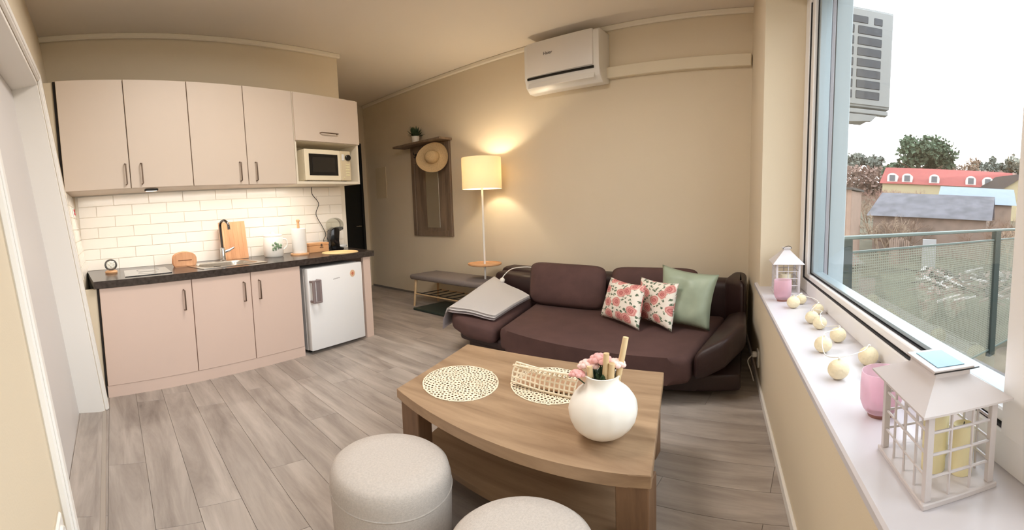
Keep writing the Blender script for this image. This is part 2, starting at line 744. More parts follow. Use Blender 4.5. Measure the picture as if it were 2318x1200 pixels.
# sofa wall
bm = B()
box(bm, -.45, 5.7, -.15, 0, 0, CH)
sw = struct('wall_sofa', bm, WALL, SM)
bm = B()
box(bm, -.05, 5.2, 0, .035, CH - .05, CH, .01)
struct('trim_1', bm, CORN, SM, smooth=30)
bm = B()
box(bm, -3.2, 0.02, -.04, 0, CH - .05, CH, .01)
struct('trim_2', bm, CORN, KM, smooth=30)
bm = B()
box(bm, 0, 5.2, 0, .010, 0, .03, .002)
struct('floor_line_sofa', bm, mat('grey_line', (120, 112, 104), .7), SM)  # narrow grey strip drawing the thin dark line at the wall foot

# end wall of the corridor with the black door
bm = B()
box(bm, 2.9, 3.98, 4.97, 5.1, 0, CH)
box(bm, 3.98, 4.73, 4.97, 5.1, 2.45, CH)
box(bm, 4.73, 5.1, 4.97, 5.1, 0, CH)
struct('wall_end', bm, WALL)
d2 = struct('door_2', B(), BLACKDOOR)
bm = B()
box(bm, 4.02, 4.69, 4.99, 5.04, .01, 2.41, .003)
obj('leaf', bm, BLACKDOOR, d2)
for x0, x1, z0, z1 in ((3.98, 4.02, 0, 2.45), (4.69, 4.73, 0, 2.45), (4.02, 4.69, 2.41, 2.45)):
    bm = B()
    box(bm, x0, x1, 4.96, 5.06, z0, z1, .003)
    obj('jamb', bm, BLACKDOOR, d2)
bm = B()
tube(bm, [(4.62, 4.985, 1.05), (4.62, 4.94, 1.05), (4.52, 4.94, 1.05)], .009)
obj('door_handle', bm, STEEL, d2, smooth=40)

# window wall: solid piece by the corner, parapet, lintel, far jamb
RV, RVE, SILL, FD, OUT = .98, 4.3, .70, .25, .45
bm = B()
box(bm, -.4, RV, 0, OUT, -.12, CH)
box(bm, RV, RVE, 0, OUT, -.12, SILL - .03)
box(bm, RV, RVE, 0, OUT, 2.70, CH)
box(bm, RVE, 5.2, 0, OUT, -.12, CH)
struct('wall_window', bm, WALL, WM)
bm = B()
box(bm, 0.02, 4.6, -.014, 0, 0, .055, .003)
struct('baseboard_window', bm, WHITE, WM)
bm = B()
box(bm, RV - .16, RVE, -.02, FD + .03, SILL - .03, SILL, .006)
sill = struct('trim_sill', bm, STONE, WM, smooth=30)

# window: fixed outer frame, inner sash with gasket lines, pane, mullion and far sash
wf = struct('window_1', B(), PVC, WM)


def wbox(name, x0, x1, y0, y1, z0, z1, m, bev=.004):
    bm = B()
    box(bm, x0, x1, y0, y1, z0, z1, bev)
    return obj(name, bm, m, wf, smooth=30)


WL, WR, WB, WT = RV, 3.11, SILL, 2.70
wbox('outer_frame', WL, WL + .11, FD, FD + .09, WB, WT, PVC)
wbox('outer_frame', WL + .11, RVE, FD, FD + .09, WB, WB + .085, PVC)
wbox('outer_frame', WL + .11, RVE, FD, FD + .09, WT - .08, WT, PVC)
wbox('mullion', WR, WR + .12, FD - .01, FD + .10, WB + .085, WT - .08, PVC)
wbox('gasket', WL + .11, WL + .122, FD + .006, FD + .08, WB + .085, WT - .08, GASKET, 0)
wbox('gasket', WL + .11, WR, FD + .006, FD + .08, WB + .085, WB + .092, GASKET, 0)
wbox('sash', WL + .122, WL + .20, FD + .012, FD + .10, WB + .092, WT - .08, PVC)
wbox('sash', WL + .20, WR, FD + .012, FD + .10, WB + .092, WB + .125, PVC)
wbox('gasket', WL + .20, WL + .206, FD + .03, FD + .09, WB + .125, WT - .08, GASKET, 0)
wbox('gasket', WL + .20, WR, FD + .03, FD + .09, WB + .125, WB + .130, GASKET, 0)
wbox('glazing_bead', WL + .206, WL + .25, FD + .035, FD + .10, WB + .13, WT - .08, ALU)
wbox('glazing_bead', WL + .25, WR, FD + .035, FD + .10, WB + .13, WB + .145, ALU)
wbox('outer_sill', WL, RVE, FD + .10, OUT + .04, WB + .0, WB + .03, ALU)
bm = B()
box(bm, WL + .24, WR, FD + .065, FD + .069, WB + .14, WT - .08)
obj('pane', bm, PANE, wf)
wbox('sash', WR + .12, WR + .19, FD + .012, FD + .10, WB + .085, WT - .08, PVC)
wbox('sash', WR + .19, RVE, FD + .012, FD + .10, WB + .085, WB + .16, PVC)
bm = B()
box(bm, WR + .18, RVE, FD + .065, FD + .069, WB + .15, WT - .08)
obj('pane', bm, PANE, wf)
# outer profile and exterior reveal strip beside the glass
wbox('gasket', WL + .10, WL + .248, FD + .069, FD + .077, WB + .14, WT, GASKET, 0)
wbox('outer_bead', WL + .10, WL + .244, FD + .101, FD + .125, WB + .03, WT, mat('outer_profile', (142, 140, 148), .4))
wbox('gasket', WL + .10, WL + .236, FD + .126, FD + .131, WB + .03, WT, GASKET, 0)
wbox('outer_reveal', WL + .10, WL + .225, FD + .132, OUT + .03, WB + .03, WT, mat('outer_reveal_paint', (158, 170, 176), .5))

# ------------------------------------------------------------------ kitchen
KY = 2.91      # front plane of the base units


def bar_handle(parent, x, y, z0, z1, horizontal=False, L=None):
    bm = B()
    if horizontal:
        tube(bm, [(x, y, z0), (x, y - .028, z0), (x + L, y - .028, z0), (x + L, y, z0)], .0055, 8)
    else:
        tube(bm, [(x, y, z0), (x, y - .028, z0 + .004), (x, y - .028, z1 - .004), (x, y, z1)], .0055, 8)
    return obj('handle', bm, HANDLE, parent, smooth=50)


def base_cab(x0, x1, hx, label):
    t = thing('base_cabinet', label, 'cabinet', T(x0, KY, 0), 'pink base units under the worktop')
    w = x1 - x0
    bm = B()
    box(bm, .004 if x0 > .5 else .11, w - .004, .022, .52, .09, .826)
    obj('body', bm, DARK, t)
    bm = B()
    box(bm, 0, w, .004, .02, 0, .088)
    obj('plinth', bm, LOW, t)
    bm = B()
    box(bm, .003, w - .003, 0, .02, .09, .824, .0015)
    d = obj('door', bm, LOW, t)
    bar_handle(d, hx - x0, 0, .59, .75)
    return t


base_cab(.46, 1.111, 1.045, 'wide pink base cabinet under the hob, beside the left wall')
base_cab(1.111, 1.58, 1.515, 'pink base cabinet under the sink, its handle at the right edge')
base_cab(1.58, 2.03, 1.645, 'pink base cabinet next to the white fridge, handle at its left edge')
bm = B()
box(bm, .35, .448, KY + .02, KY + .05, 0, .82)
box(bm, .448, .462, KY + .01, KY + .05, 0, .82, mi=1)
tag(obj('filler_strip', bm, None, mats=[WALL, DARK]), 'narrow filler strip between the left wall and the wide base cabinet', 'filler strip')
t = thing('end_panel', 'upright pink end panel holding up the worktop right of the fridge', 'panel', T(2.72, KY - .0, 0))
bm = B()
box(bm, 0, .085, 0, .03, 0, .826, .002)
obj('front_board', bm, LOW, t)
bm = B()
box(bm, .067, .085, .03, .52, 0, .826, .001)
obj('side_board', bm, LOW, t)

# worktop with a cut-out for the sink
SKX0, SKX1, SKY0, SKY1 = 1.235, 1.79, 2.985, 3.445
t = thing('worktop', 'long dark stone-look worktop across the base cabinets and fridge', 'worktop')
bm = B()
zt, zb_ = .882, .828


def kyb(x):
    return 3.50 + (3.067 - x) * math.tan(-ka) - .013


bm = B()
prism(bm, [(.425, KY - .02), (SKX0 + .02, KY - .02), (SKX0 + .02, kyb(SKX0)), (.50, kyb(.5))], zb_, zt)
prism(bm, [(SKX1 - .02, KY - .02), (2.84, KY - .02), (3.05, kyb(3.05)), (SKX1 - .02, kyb(SKX1))], zb_, zt)
prism(bm, [(SKX0 + .02, KY - .02), (SKX1 - .02, KY - .02), (SKX1 - .02, SKY0 + .02), (SKX0 + .02, SKY0 + .02)], zb_, zt)
prism(bm, [(SKX0 + .02, SKY1 - .02), (SKX1 - .02, SKY1 - .02), (SKX1 - .02, kyb(SKX1)), (SKX0 + .02, kyb(SKX0))], zb_, zt)
obj('slab', bm, COUNTER, t)

# sink
t = thing('sink', 'stainless steel inset sink with one rounded bowl in the worktop', 'sink', T((SKX0 + SKX1) / 2, (SKY0 + SKY1) / 2, zt))
hw, hd = (SKX1 - SKX0) / 2, (SKY1 - SKY0) / 2


def rrect(w, d, r, n=6, cx=0, cy=0):
    out = []
    for qx, qy, a0 in ((1, 1, 0), (-1, 1, 90), (-1, -1, 180), (1, -1, 270)):
        for k in range(n + 1):
            a = math.radians(a0 + 90 * k / n)
            out.append((cx + qx * (w - r) + r * math.cos(a), cy + qy * (d - r) + r * math.sin(a)))
    return out


bm = B()
loops = [(rrect(hw, hd, .02), .001), (rrect(hw, hd, .02), .005), (rrect(hw - .04, hd - .06, .10, cy=-.025), .005), (rrect(hw - .048, hd - .068, .10, cy=-.025), -.006),
         (rrect(hw - .06, hd - .08, .09, cy=-.025), -.10), (rrect(hw - .09, hd - .11, .07, cy=-.025), -.125)]
rings = [[bm.verts.new((x, y, z)) for x, y in l] for l, z in loops]
for a, b_ in zip(rings, rings[1:]):
    for i in range(len(a)):
        j = (i + 1) % len(a)
        bm.faces.new((a[i], a[j], b_[j], b_[i]))
bm.faces.new(rings[-1])
bmesh.ops.recalc_face_normals(bm, faces=bm.faces)
obj('bowl', bm, STEEL, t, smooth=35)
bm = B()
lathe(bm, [(0, 0), (.035, 0), (.04, .004)], 24, T(0, -.025, -.124))
obj('drain', bm, CHROME, t, smooth=30)
bm = B()
for k in range(5):
    box(bm, -.03 + k * .013, -.022 + k * .013, hd - .108, hd - .10, -.05, -.03, M=None)
obj('overflow_slots', bm, BLACKM, t)

# faucet
t = thing('faucet', 'tall chrome kitchen faucet with side lever standing behind the sink bowl', 'faucet', T(1.60, 3.40, zt + .004))
bm = B()
lathe(bm, [(.03, 0), (.03, .008), (.023, .014), (.023, .12), (.019, .13), (0, .13)], 20)
obj('base', bm, CHROME, t, smooth=40)
bm = B()
tube(bm, curve_pts([(0, 0, .12), (-.005, 0, .30), (-.01, -.02, .36), (-.01, -.09, .385), (-.01, -.16, .35), (-.01, -.17, .30)], 6), .011, 10)
obj('spout', bm, mat('chrome_dark_reflection', (96, 92, 90), .18, 1.0), t, smooth=60)  # chrome with the dark reflection put into its colour
bm = B()
tube(bm, [(.02, 0, .09), (.055, -.01, .10), (.10, -.02, .125)], [.016, .014, .007], 10)
obj('lever', bm, CHROME, t, smooth=60)

# hob
t = thing('hob', 'two-zone black glass electric hob set into the worktop', 'hob', T(.66, 2.985, zt))
bm = B()
prism(bm, [(0, 0), (.34, 0), (.43, .43), (.09, .43)], 0, .006, bev=.002)
obj('glass_top', bm, mat('hob_glass', (38, 36, 36), .05, coat=.6), t)
for cx, cy, r in ((.20, .13, .07), (.25, .31, .085)):
    bm = B()
    lathe(bm, [(r, .0062), (r, .0068), (r - .004, .0068), (r - .004, .0062)], 32, T(cx, cy, 0))
    obj('cooking_zone', bm, mat('zone_print', (120, 116, 112), .3), t)

# cutting board of glued strips leaning on the splash
t = thing('cutting_board', 'rectangular beech cutting board leaning against the tiles behind the sink', 'cutting board',
          Matrix.Translation((1.635, 3.475, zt + .003)) @ Matrix.Rotation(math.radians(-6), 4, 'X'))
for k in range(6):
    bm = B()
    box(bm, k * .042, k * .042 + .0415, 0, .018, 0, .37, .0015)
    obj('strip', bm, BOARD, t)

# napkin holder
t = thing('napkin_holder', 'small wooden bread-shaped holder standing left of the sink', 'holder', T(1.225, 3.33, zt, -.15))


def loaf(w, h):
    p = [(-w * .86, 0), (w * .86, 0), (w, h * .25), (w, h * .55)]
    for k in range(9):
        a = PI * k / 8
        p.append((w * .98 * math.cos(a), h * .6 + h * .4 * math.sin(a)))
    p.append((-w, h * .25))
    return p


for dy in (-.03, .02):
    bm = B()
    prism(bm, loaf(.095, .135), 0, .012, Matrix.Translation((0, dy + .012, 0)) @ Matrix.Rotation(PI / 2, 4, 'X'), bev=.002)
    obj('side_plate', bm, BOARD, t, smooth=30)
bm = B()
box(bm, -.08, .08, -.03, .03, 0, .01)
obj('base', bm, BOARD, t)
bm = B()
box(bm, -.055, .055, -.0315, -.0305, .055, .062)
obj('carved_line', bm, mat('carved', (120, 72, 44), .8), t)

# glass globe candle holder in the corner
t = thing('glass_globe', 'small clear glass globe on a wooden foot in the worktop corner', 'candle holder', T(.64, 3.36, zt))
bm = B()
lathe(bm, [(0, 0), (.045, 0), (.05, .012), (.04, .024), (0, .024)], 20)
obj('foot', bm, BAMBOO, t, smooth=40)
bm = B()
sph(bm, (0, 0, .072), .05, 3)
obj('globe', bm, CLEARG, t, smooth=0)
bm = B()
for k in range(14):
    a = rr.random() * 6.28
    sph(bm, (.026 * math.cos(a) * rr.random(), .026 * math.sin(a), .045 + .05 * rr.random()), .008, 1)
obj('beads', bm, PORC, t, smooth=0)

# floral canister
t = thing('canister', 'round white lidded canister with green floral print on the worktop', 'canister', T(2.075, 3.36, zt))
bm = B()
lathe(bm, [(0, 0), (.075, 0), (.088, .015), (.09, .10), (.088, .19), (.082, .2), (0, .2)], 36)
obj('body', bm, PORC, t, smooth=40)
bm = B()
lathe(bm, [(.084, .2), (.084, .212), (.07, .222), (.02, .228), (.018, .236), (.022, .245), (0, .248)], 36)
obj('lid', bm, PORC, t, smooth=40)
bm = B()
for k in range(26):
    a = -PI / 2 - .6 + (.9 * rr.random())
    z = .07 + .09 * rr.random()
    sph(bm, (.0905 * math.cos(a), .0905 * math.sin(a), z), .006 + .006 * rr.random(), 1, (1, 1, 1.3))
obj('floral_print', bm, mat('print_green', (134, 160, 128), .5), t, smooth=0)
bm = B()
tube(bm, curve_pts([(.085, -.02, .17), (.12, -.03, .16), (.125, -.03, .10), (.088, -.02, .06)], 5), .007, 8)
obj('handle', bm, PORC, t, smooth=60)

# kitchen roll on a stand
t = thing('kitchen_roll_holder', 'wooden kitchen roll stand with a round foot between canister and tea box', 'roll holder', T(2.30, 3.28, zt))
bm = B()
lathe(bm, [(0, 0), (.085, 0), (.085, .012), (.08, .016), (0, .016)], 30)
obj('foot', bm, BAMBOO, t, smooth=40)
bm = B()
lathe(bm, [(.012, .016), (.012, .33), (.017, .335), (.017, .35), (.008, .358), (0, .358)], 14)
obj('pole', bm, BAMBOO, t, smooth=40)
bm = B()
lathe(bm, [(.02, .018), (.064, .018), (.066, .022), (.066, .262), (.062, .266), (.02, .266)], 34, T(2.30, 3.28, zt))
tag(obj('paper_roll', bm, PAPER, smooth=40), 'white roll of kitchen paper on the wooden stand', 'paper roll')

# tea box
t = thing('tea_box', 'low light wooden box with a small metal latch beside the coffee machine', 'box', T(2.43, 3.31, zt, -.06))
bm = B()
box(bm, 0, .22, 0, .13, 0, .07, .003)
obj('body', bm, BAMBOO, t)
bm = B()
box(bm, -.002, .222, -.002, .132, .072, .098, .003)
obj('lid', bm, BAMBOO, t)
bm = B()
box(bm, .125, .145, -.006, -.001, .058, .085, .002)
box(bm, .115, .155, -.005, -.001, .045, .052, .001)
obj('latch', bm, HANDLE, t)

# coffee machine
t = thing('coffee_machine', 'small black capsule coffee machine with a round clear water tank', 'coffee machine', T(2.80, 3.36, zt, -.25))
bm = B()
prof = [(-.07, 0), (.055, 0), (.06, .02), (.0, .03), (-.005, .10), (.02, .19), (.015, .235), (-.03, .25), (-.07, .22), (-.085, .12)]
prism(bm, prof, -.05, .05, Matrix.Rotation(PI / 2, 4, 'X'), bev=.01, seg=2)
obj('body', bm, BLACK, t, smooth=40)
bm = B()
box(bm, .0, .072, -.028, .028, .215, .25, .01, 2)
obj('head', bm, BLACK, t, smooth=40)
bm = B()
lathe(bm, [(0, -.045), (.075, -.045), (.08, -.03), (.08, .03), (.075, .045), (0, .045)], 32, Matrix.Translation((-.01, 0, .27)) @ Matrix.Rotation(PI / 2, 4, 'X'))
obj('water_tank', bm, glass_mat('smoke_glass', (.86, .86, .80), 1, .18), t, smooth=40)
bm = B()
lathe(bm, [(0, .03), (.058, .03), (.062, .042), (.058, .052), (.0, .052)], 28, T(.045, 0, 0))
obj('drip_tray', bm, mat('tray_grey', (206, 206, 204), .3), t, smooth=40)
bm = B()
tube(bm, curve_pts([(2.62, 3.47, 1.575), (2.64, 3.49, 1.50), (2.71, 3.49, 1.40), (2.67, 3.49, 1.28), (2.74, 3.49, 1.14), (2.75, 3.46, 1.05), (2.72, 3.46, .99), (2.73, 3.44, .90)], 7), .0035, 6)
tag(obj('power_cord', bm, BLACKM, smooth=60), 'thin black power cord hanging down the tiles behind the coffee machine', 'cord')


# woven disc placemats
def ring_mat(name, r, label, M, m, rings_n, seed, rs=.0095):
    rg = random.Random(seed)
    bm = B()
    z0 = .002

    def flat_ring(cx, cy, ri, ro, n, zt_):
        a = [bm.verts.new((cx + ri * math.cos(2 * PI * k / n), cy + ri * math.sin(2 * PI * k / n), zt_)) for k in range(n)]
        b = [bm.verts.new((cx + ro * math.cos(2 * PI * k / n), cy + ro * math.sin(2 * PI * k / n), zt_)) for k in range(n)]
        c = [bm.verts.new((cx + ro * math.cos(2 * PI * k / n), cy + ro * math.sin(2 * PI * k / n), 0)) for k in range(n)]
        for k in range(n):
            j = (k + 1) % n
            bm.faces.new((a[k], b[k], b[j], a[j]))
            bm.faces.new((b[k], c[k], c[j], b[j]))
    flat_ring(0, 0, r - .005, r, 64, .003)
    N = rings_n
    for k in range(N):
        q = math.sqrt((k + .5) / N) * (r - .006)
        a = k * 2.39996
        s = rs * (.8 + .5 * rg.random())
        flat_ring(q * math.cos(a), q * math.sin(a), s * .48, s, 8, .0022 + .0014 * rg.random())
    o = obj(name, bm, m)
    o.matrix_world = M
    return tag(o, label, 'placemat')


bm = B()
for k in range(14):
    a, b_ = .165 * k / 14, .165 * (k + 1) / 14
    lathe(bm, [(max(a, .0005), .002), ((a + b_) / 2, .007), (b_, .002)], 40)
lathe(bm, [(.165, .0), (.165, .002)], 40)
o = obj('straw_placemat', bm, mat('straw_mat', (238, 206, 150), .9), smooth=20)
o.matrix_world = T(2.60, 3.08, zt + .001)
tag(o, 'round straw placemat lying on the worktop above the fridge', 'placemat')

# fridge
FX0, FX1, FY = 2.075, 2.665, 2.875
t = thing('fridge', 'small white under-counter fridge standing between base cabinet and end panel', 'fridge', T(FX0, FY, 0))
w = FX1 - FX0
bm = B()
box(bm, 0, w, .06, .56, .03, .79, .006)
obj('body', bm, mat('fridge_side', (214, 208, 204), .4), t, smooth=30)
bm = B()
box(bm, 0, w, 0, .055, .035, .79, .008, 2)
dr = obj('door', bm, APPL, t, smooth=30)
bm = B()
box(bm, .008, .022, -.045, -.0, .665, .685, .003)
box(bm, .008, .022, -.045, -.0, .485, .505, .003)
box(bm, .004, .03, -.06, -.04, .48, .69, .004)
box(bm, .03, .085, -.058, -.046, .48, .495, .003)
box(bm, .03, .085, -.058, -.046, .675, .69, .003)
box(bm, .075, .092, -.06, -.0, .48, .69, .004)
obj('handle', bm, mat('fridge_handle', (152, 138, 138), .35, .3), dr, smooth=30)
bm = B()
for k in range(6):
    box(bm, .26 + k * .012, .268 + k * .012, -.0015, 0, .66 + k * .0012, .668 + k * .0012)
obj('maker_mark', bm, mat('mark_grey', (168, 164, 164), .4), dr)
bm = B()
prism(bm, [(.028 * math.cos(k * PI / 8), .034 * math.sin(k * PI / 8)) for k in range(16)], 0, .002, Matrix.Translation((.475, 0, .69)) @ Matrix.Rotation(PI / 2, 4, 'X'))
obj('sticker', bm, mat('sticker_orange', (226, 186, 150), .6), dr)
bm = B()
prism(bm, [(.012 * math.cos(k * PI / 5) * (1.4 if k % 2 else .8), .014 * math.sin(k * PI / 5) * (1.4 if k % 2 else .8)) for k in range(10)], .002, .003, Matrix.Translation((.475, 0, .69)) @ Matrix.Rotation(PI / 2, 4, 'X'))
obj('sticker_flower', bm, mat('sticker_red', (208, 120, 90), .6), dr)
for x in (.03, w - .06):
    bm = B()
    lathe(bm, [(0, 0), (.015, 0), (.015, .035)], 12, T(x + .015, .09, 0))
    obj('foot', bm, BLACKM, t)

# wall cabinets
UY, UZ0, UZ1 = 3.18, 1.585, 2.47
us = [.305, .81, 1.30, 1.779, 2.251, 2.99]
labs = ['leftmost beige wall cabinet against the left wall, handle at its right edge',
        'second beige wall cabinet from the left wall, handle at its left edge',
        'third beige wall cabinet from the left wall, above the faucet',
        'beige wall cabinet directly left of the microwave niche']
hxs = [.775, .895, 1.705, 1.85]
for i in range(4):
    x0, x1 = us[i], us[i + 1]
    t = thing('wall_cabinet', labs[i], 'cabinet', T(x0, UY, UZ0), 'beige wall cabinets over the worktop')
    w = x1 - x0
    bm = B()
    box(bm, .003, w - .003, .022, kyb(x1) - UY, 0.003, UZ1 - UZ0 - .003)
    obj('body', bm, mat('cabinet_carcass', (196, 182, 164), .6) if 0 else DARK, t)
    bm = B()
    box(bm, .001, w - .001, .022, kyb(x1) - UY, -.001, .003)
    obj('bottom_panel', bm, UP, t)
    bm = B()
    box(bm, .0035 if i else .02, w - .0035, 0, .02, 0, UZ1 - UZ0, .0015)
    d = obj('door', bm, UP, t)
    bar_handle(d, hxs[i] - x0, 0, .03, .20)
bm = B()
box(bm, .17, .306, UY + .03, UY + .045, UZ0, UZ1)
box(bm, .306, .330, UY + .018, UY + .045, UZ0, UZ1, mi=1)
tag(obj('filler_strip', bm, None, mats=[WALL, DARK]), 'narrow filler strip between the left wall and the leftmost wall cabinet', 'filler strip')

x0, x1 = us[4], us[5]
w = x1 - x0
t = thing('microwave_cabinet', 'beige wall cabinet with a flap door above an open niche', 'cabinet', T(x0, UY, UZ0))
NH = .415
for nm, a in (('side_panel', (0, .018, .0, .31, 0, UZ1 - UZ0)), ('side_panel', (w - .022, w, .0, .31, 0, UZ1 - UZ0 - .0)),
              ('bottom_panel', (.018, w - .022, .0, .31, 0, .026)), ('shelf', (.018, w - .022, .0, .31, NH, NH + .02)),
              ('back_panel', (.018, w - .022, .305, .31, .026, UZ1 - UZ0)), ('top_panel', (.018, w - .022, .0, .31, UZ1 - UZ0 - .018, UZ1 - UZ0))):
    bm = B()
    box(bm, *a)
    obj(nm, bm, mat('niche_laminate', (232, 222, 202), .5), t)
bm = B()
box(bm, .003, w + .002, -.02, -.001, NH + .004, UZ1 - UZ0 - .01, .0015)
d = obj('flap_door', bm, UP, t)
bar_handle(d, .27, -.02, NH + .09, 0, True, .19)

# microwave
t = thing('microwave', 'cream white microwave with dark glass window in the open niche', 'microwave', T(2.345, UY - .005, UZ0 + .034))
w, h = .535, .31
bm = B()
box(bm, .003, w - .003, .025, .295, .0, h, .006)
obj('body', bm, mat('microwave_cream', (240, 228, 200), .35), t, smooth=30)
bm = B()
box(bm, 0, .41, 0, .026, 0.0, h, .005)
d = obj('door', bm, mat('microwave_cream', (240, 228, 200), .35), t, smooth=30)
bm = B()
box(bm, .045, .375, -.003, .001, .05, h - .045, .002)
obj('window', bm, BLACK, d)
bm = B()
box(bm, .08, .335, -.0045, -.003, .08, h - .075, .002)
obj('mesh_screen', bm, mat('screen_dark', (34, 30, 26), .3), d)
bm = B()
box(bm, .412, w, 0, .026, 0, h, .005)
p = obj('control_panel', bm, mat('microwave_panel', (216, 200, 168), .35), t, smooth=30)
bm = B()
lathe(bm, [(0, .0), (.03, 0), (.03, .018), (.026, .022), (0, .022)], 24, Matrix.Translation((.495, 0, h - .07)) @ Matrix.Rotation(PI / 2, 4, 'X'))
obj('dial', bm, BLACK, p, smooth=40)
bm = B()
box(bm, .425, .455, -.004, 0, h - .10, h - .035, .002)
obj('display', bm, PLASTIC, p)
bm = B()
for k in range(5):
    box(bm, .47, .515, -.003, 0, .05 + k * .028, .066 + k * .028, .002)
lathe(bm, [(0, 0), (.008, 0), (.008, .004), (0, .004)], 12, Matrix.Translation((.445, 0, .03)) @ Matrix.Rotation(PI / 2, 4, 'X'))
obj('button', bm, mat('button_cream', (232, 222, 180), .4), p)
for x in (.04, w - .07):
    bm = B()
    box(bm, x, x + .03, .03, .28, -.012, 0)
    obj('foot', bm, BLACKM, t)

# slim lamp added under the wall cabinets, in a small dark housing
t = thing('added_cabinet_lamp', 'slim black housing with an added lamp under the second wall cabinet', 'lamp', T(.93, UY + .05, UZ0 - .024))
bm = B()
box(bm, 0, .10, 0, .04, 0, .018, .004)
obj('housing', bm, BLACKM, t)
bm = B()
box(bm, .01, .09, .005, .035, -.004, 0)
obj('diffuser', bm, mat('added_lamp_glow', (255, 244, 226), .5, emit=((255, 240, 220), 1)), t)
light('cabinet_fill_light', 'AREA', (1.5, UY + .06, UZ0 - .03), 5, (1.0, .93, .84), 2.0, .04, (1.5, UY + .16, .9))  # added strip light, wider than the housing, brightens splash and worktop

# red hook plate on the side wall
t = thing('wall_switch', 'small white wall plate with a red rocker on the tiled side wall', 'switch', LM @ T(-.64, .011, 1.43))
bm = B()
box(bm, -.04, .04, 0, .008, -.04, .04, .003)
obj('plate', bm, PLASTIC, t)
bm = B()
box(bm, -.024, .024, .008, .016, -.026, -.002, .002)
box(bm, -.024, .024, .008, .016, .002, .026, .002)
obj('rocker', bm, RED, t)

# ------------------------------------------------------------------ on the sofa wall
t = thing('air_conditioner', 'white wall-mounted air conditioner high on the sofa wall', 'air conditioner', SM @ T(1.28, .0, 2.50))
w = .80
sec = [(0, 0.02), (.05, 0), (.13, .0), (.19, .06), (.205, .14), (.21, .48), (.19, .50), (0, .50)]
bm = B()
prism(bm, [(y, z) for y, z in sec], 0, w, Matrix(((0, 0, 1, 0), (1, 0, 0, 0), (0, 1, 0, 0), (0, 0, 0, 1))), bev=.008, seg=2)
obj('casing', bm, PLASTIC, t, smooth=35)
bm = B()
box(bm, .055, w - .035, .19, .222, .155, .50, .012, 2)
obj('front_panel', bm, mat('ac_front', (232, 226, 220), .35), t, smooth=35)
bm = B()
box(bm, .05, w - .035, .18, .214, .125, .148)
obj('air_slot', bm, BLACK, t)
bm = B()
box(bm, .05, w - .035, .0, .012, 0, .085, .003, M=Matrix.Translation((0, .198, .035)) @ Matrix.Rotation(math.radians(14), 4, 'X'))
obj('louver', bm, PLASTIC, t)
text_mesh('maker_name', 'Haier', .045, .0008, mat('logo_grey', (70, 60, 56), .5), t,
          Matrix.Translation((.52, .2235, .36)) @ Matrix.Rotation(PI, 4, 'Z') @ Matrix.Rotation(PI / 2, 4, 'X'))
bm = B()
box(bm, -.0, 1.30, 0, .055, 2.555, 2.665, .006)
o = obj('pipe_trunking', bm, mat('trunk_paint', (228, 216, 192), .7), smooth=30)
o.matrix_world = SM
tag(o, 'long pale cable trunking running from the air conditioner to the window wall', 'trunking')

# flush panel door near the corridor
bm = B()
box(bm, 4.72, 4.98, 0, .006, 1.5, 2.0, .002)
o = obj('electric_panel', bm, mat('panel_paint', (214, 198, 168), .6))
o.matrix_world = SM
tag(o, 'flat wall-coloured electric panel cover between the black door and the coat rack', 'panel')

# coat rack
RX0, RX1, RZ0, RZ1 = 3.36, 4.10, .90, 2.20
t = thing('coat_rack', 'grey-brown wooden coat rack panel with mirror and top shelf', 'coat rack', SM @ T(RX0, 0, RZ0))
w, h = RX1 - RX0, RZ1 - RZ0
bm = B()
box(bm, 0, w, 0.002, .018, 0, h)
obj('back_board', bm, RACKW, t)
for a in ((0, .07, 0, h), (w - .07, w, 0, h), (.07, w - .07, 0, .08), (.07, w - .07, h - .25, h)):
    bm = B()
    box(bm, a[0], a[1], .018, .032, a[2], a[3], .004)
    obj('frame_rail', bm, RACKW, t)
bm = B()
box(bm, .22, w - .28, .018, .026, .12, h - .27, .002)
obj('mirror', bm, mat('rack_mirror', (196, 192, 180), .22, .8), t)
bm = B()
box(bm, -.03, w + .16, .0, .20, h + .0, h + .03, .004)
obj('shelf', bm, RACKW, t)
for k in range(4):
    hx = .12 + k * .165
    bm = B()
    lathe(bm, [(0, 0), (.018, 0), (.018, .008), (0, .008)], 12, Matrix.Translation((hx, .032, h - .12)) @ Matrix.Rotation(-PI / 2, 4, 'X'))
    tube(bm, curve_pts([(hx, .035, h - .12), (hx, .075, h - .115), (hx, .085, h - .085)], 4), .006, 8)
    tube(bm, curve_pts([(hx, .035, h - .125), (hx, .055, h - .16), (hx, .075, h - .15)], 4), .006, 8)
    obj('hook', bm, BLACKM, t, smooth=60)
# sun hat hanging on the rack
Mh = SM @ Matrix.Translation((RX0 + .165, .15, RZ1 - .215)) @ Matrix.Rotation(math.radians(28), 4, 'Z') @ Matrix.Rotation(math.radians(-82), 4, 'X')
t = thing('straw_hat', 'round straw sun hat hanging from the coat rack', 'hat', Mh)
bm = B()
prof = [(.0, .095), (.05, .092), (.075, .075), (.085, .04), (.092, .006), (.12, -.004), (.16, -.006), (.195, .004), (.205, .012)]
lathe(bm, prof[::-1], 40)
for v in bm.verts:
    a = math.atan2(v.co.y, v.co.x)
    rad = v.co.xy.length
    if rad > .1:
        v.co.z += .022 * math.sin(2 * a + .6) * (rad - .1) / .1
obj('brim_and_crown', bm, STRAW, t, smooth=0)
bm = B()
lathe(bm, [(.0925, .008), (.0895, .03)], 40)
obj('hat_band', bm, mat('hat_band', (196, 168, 126), .9), t, smooth=0)
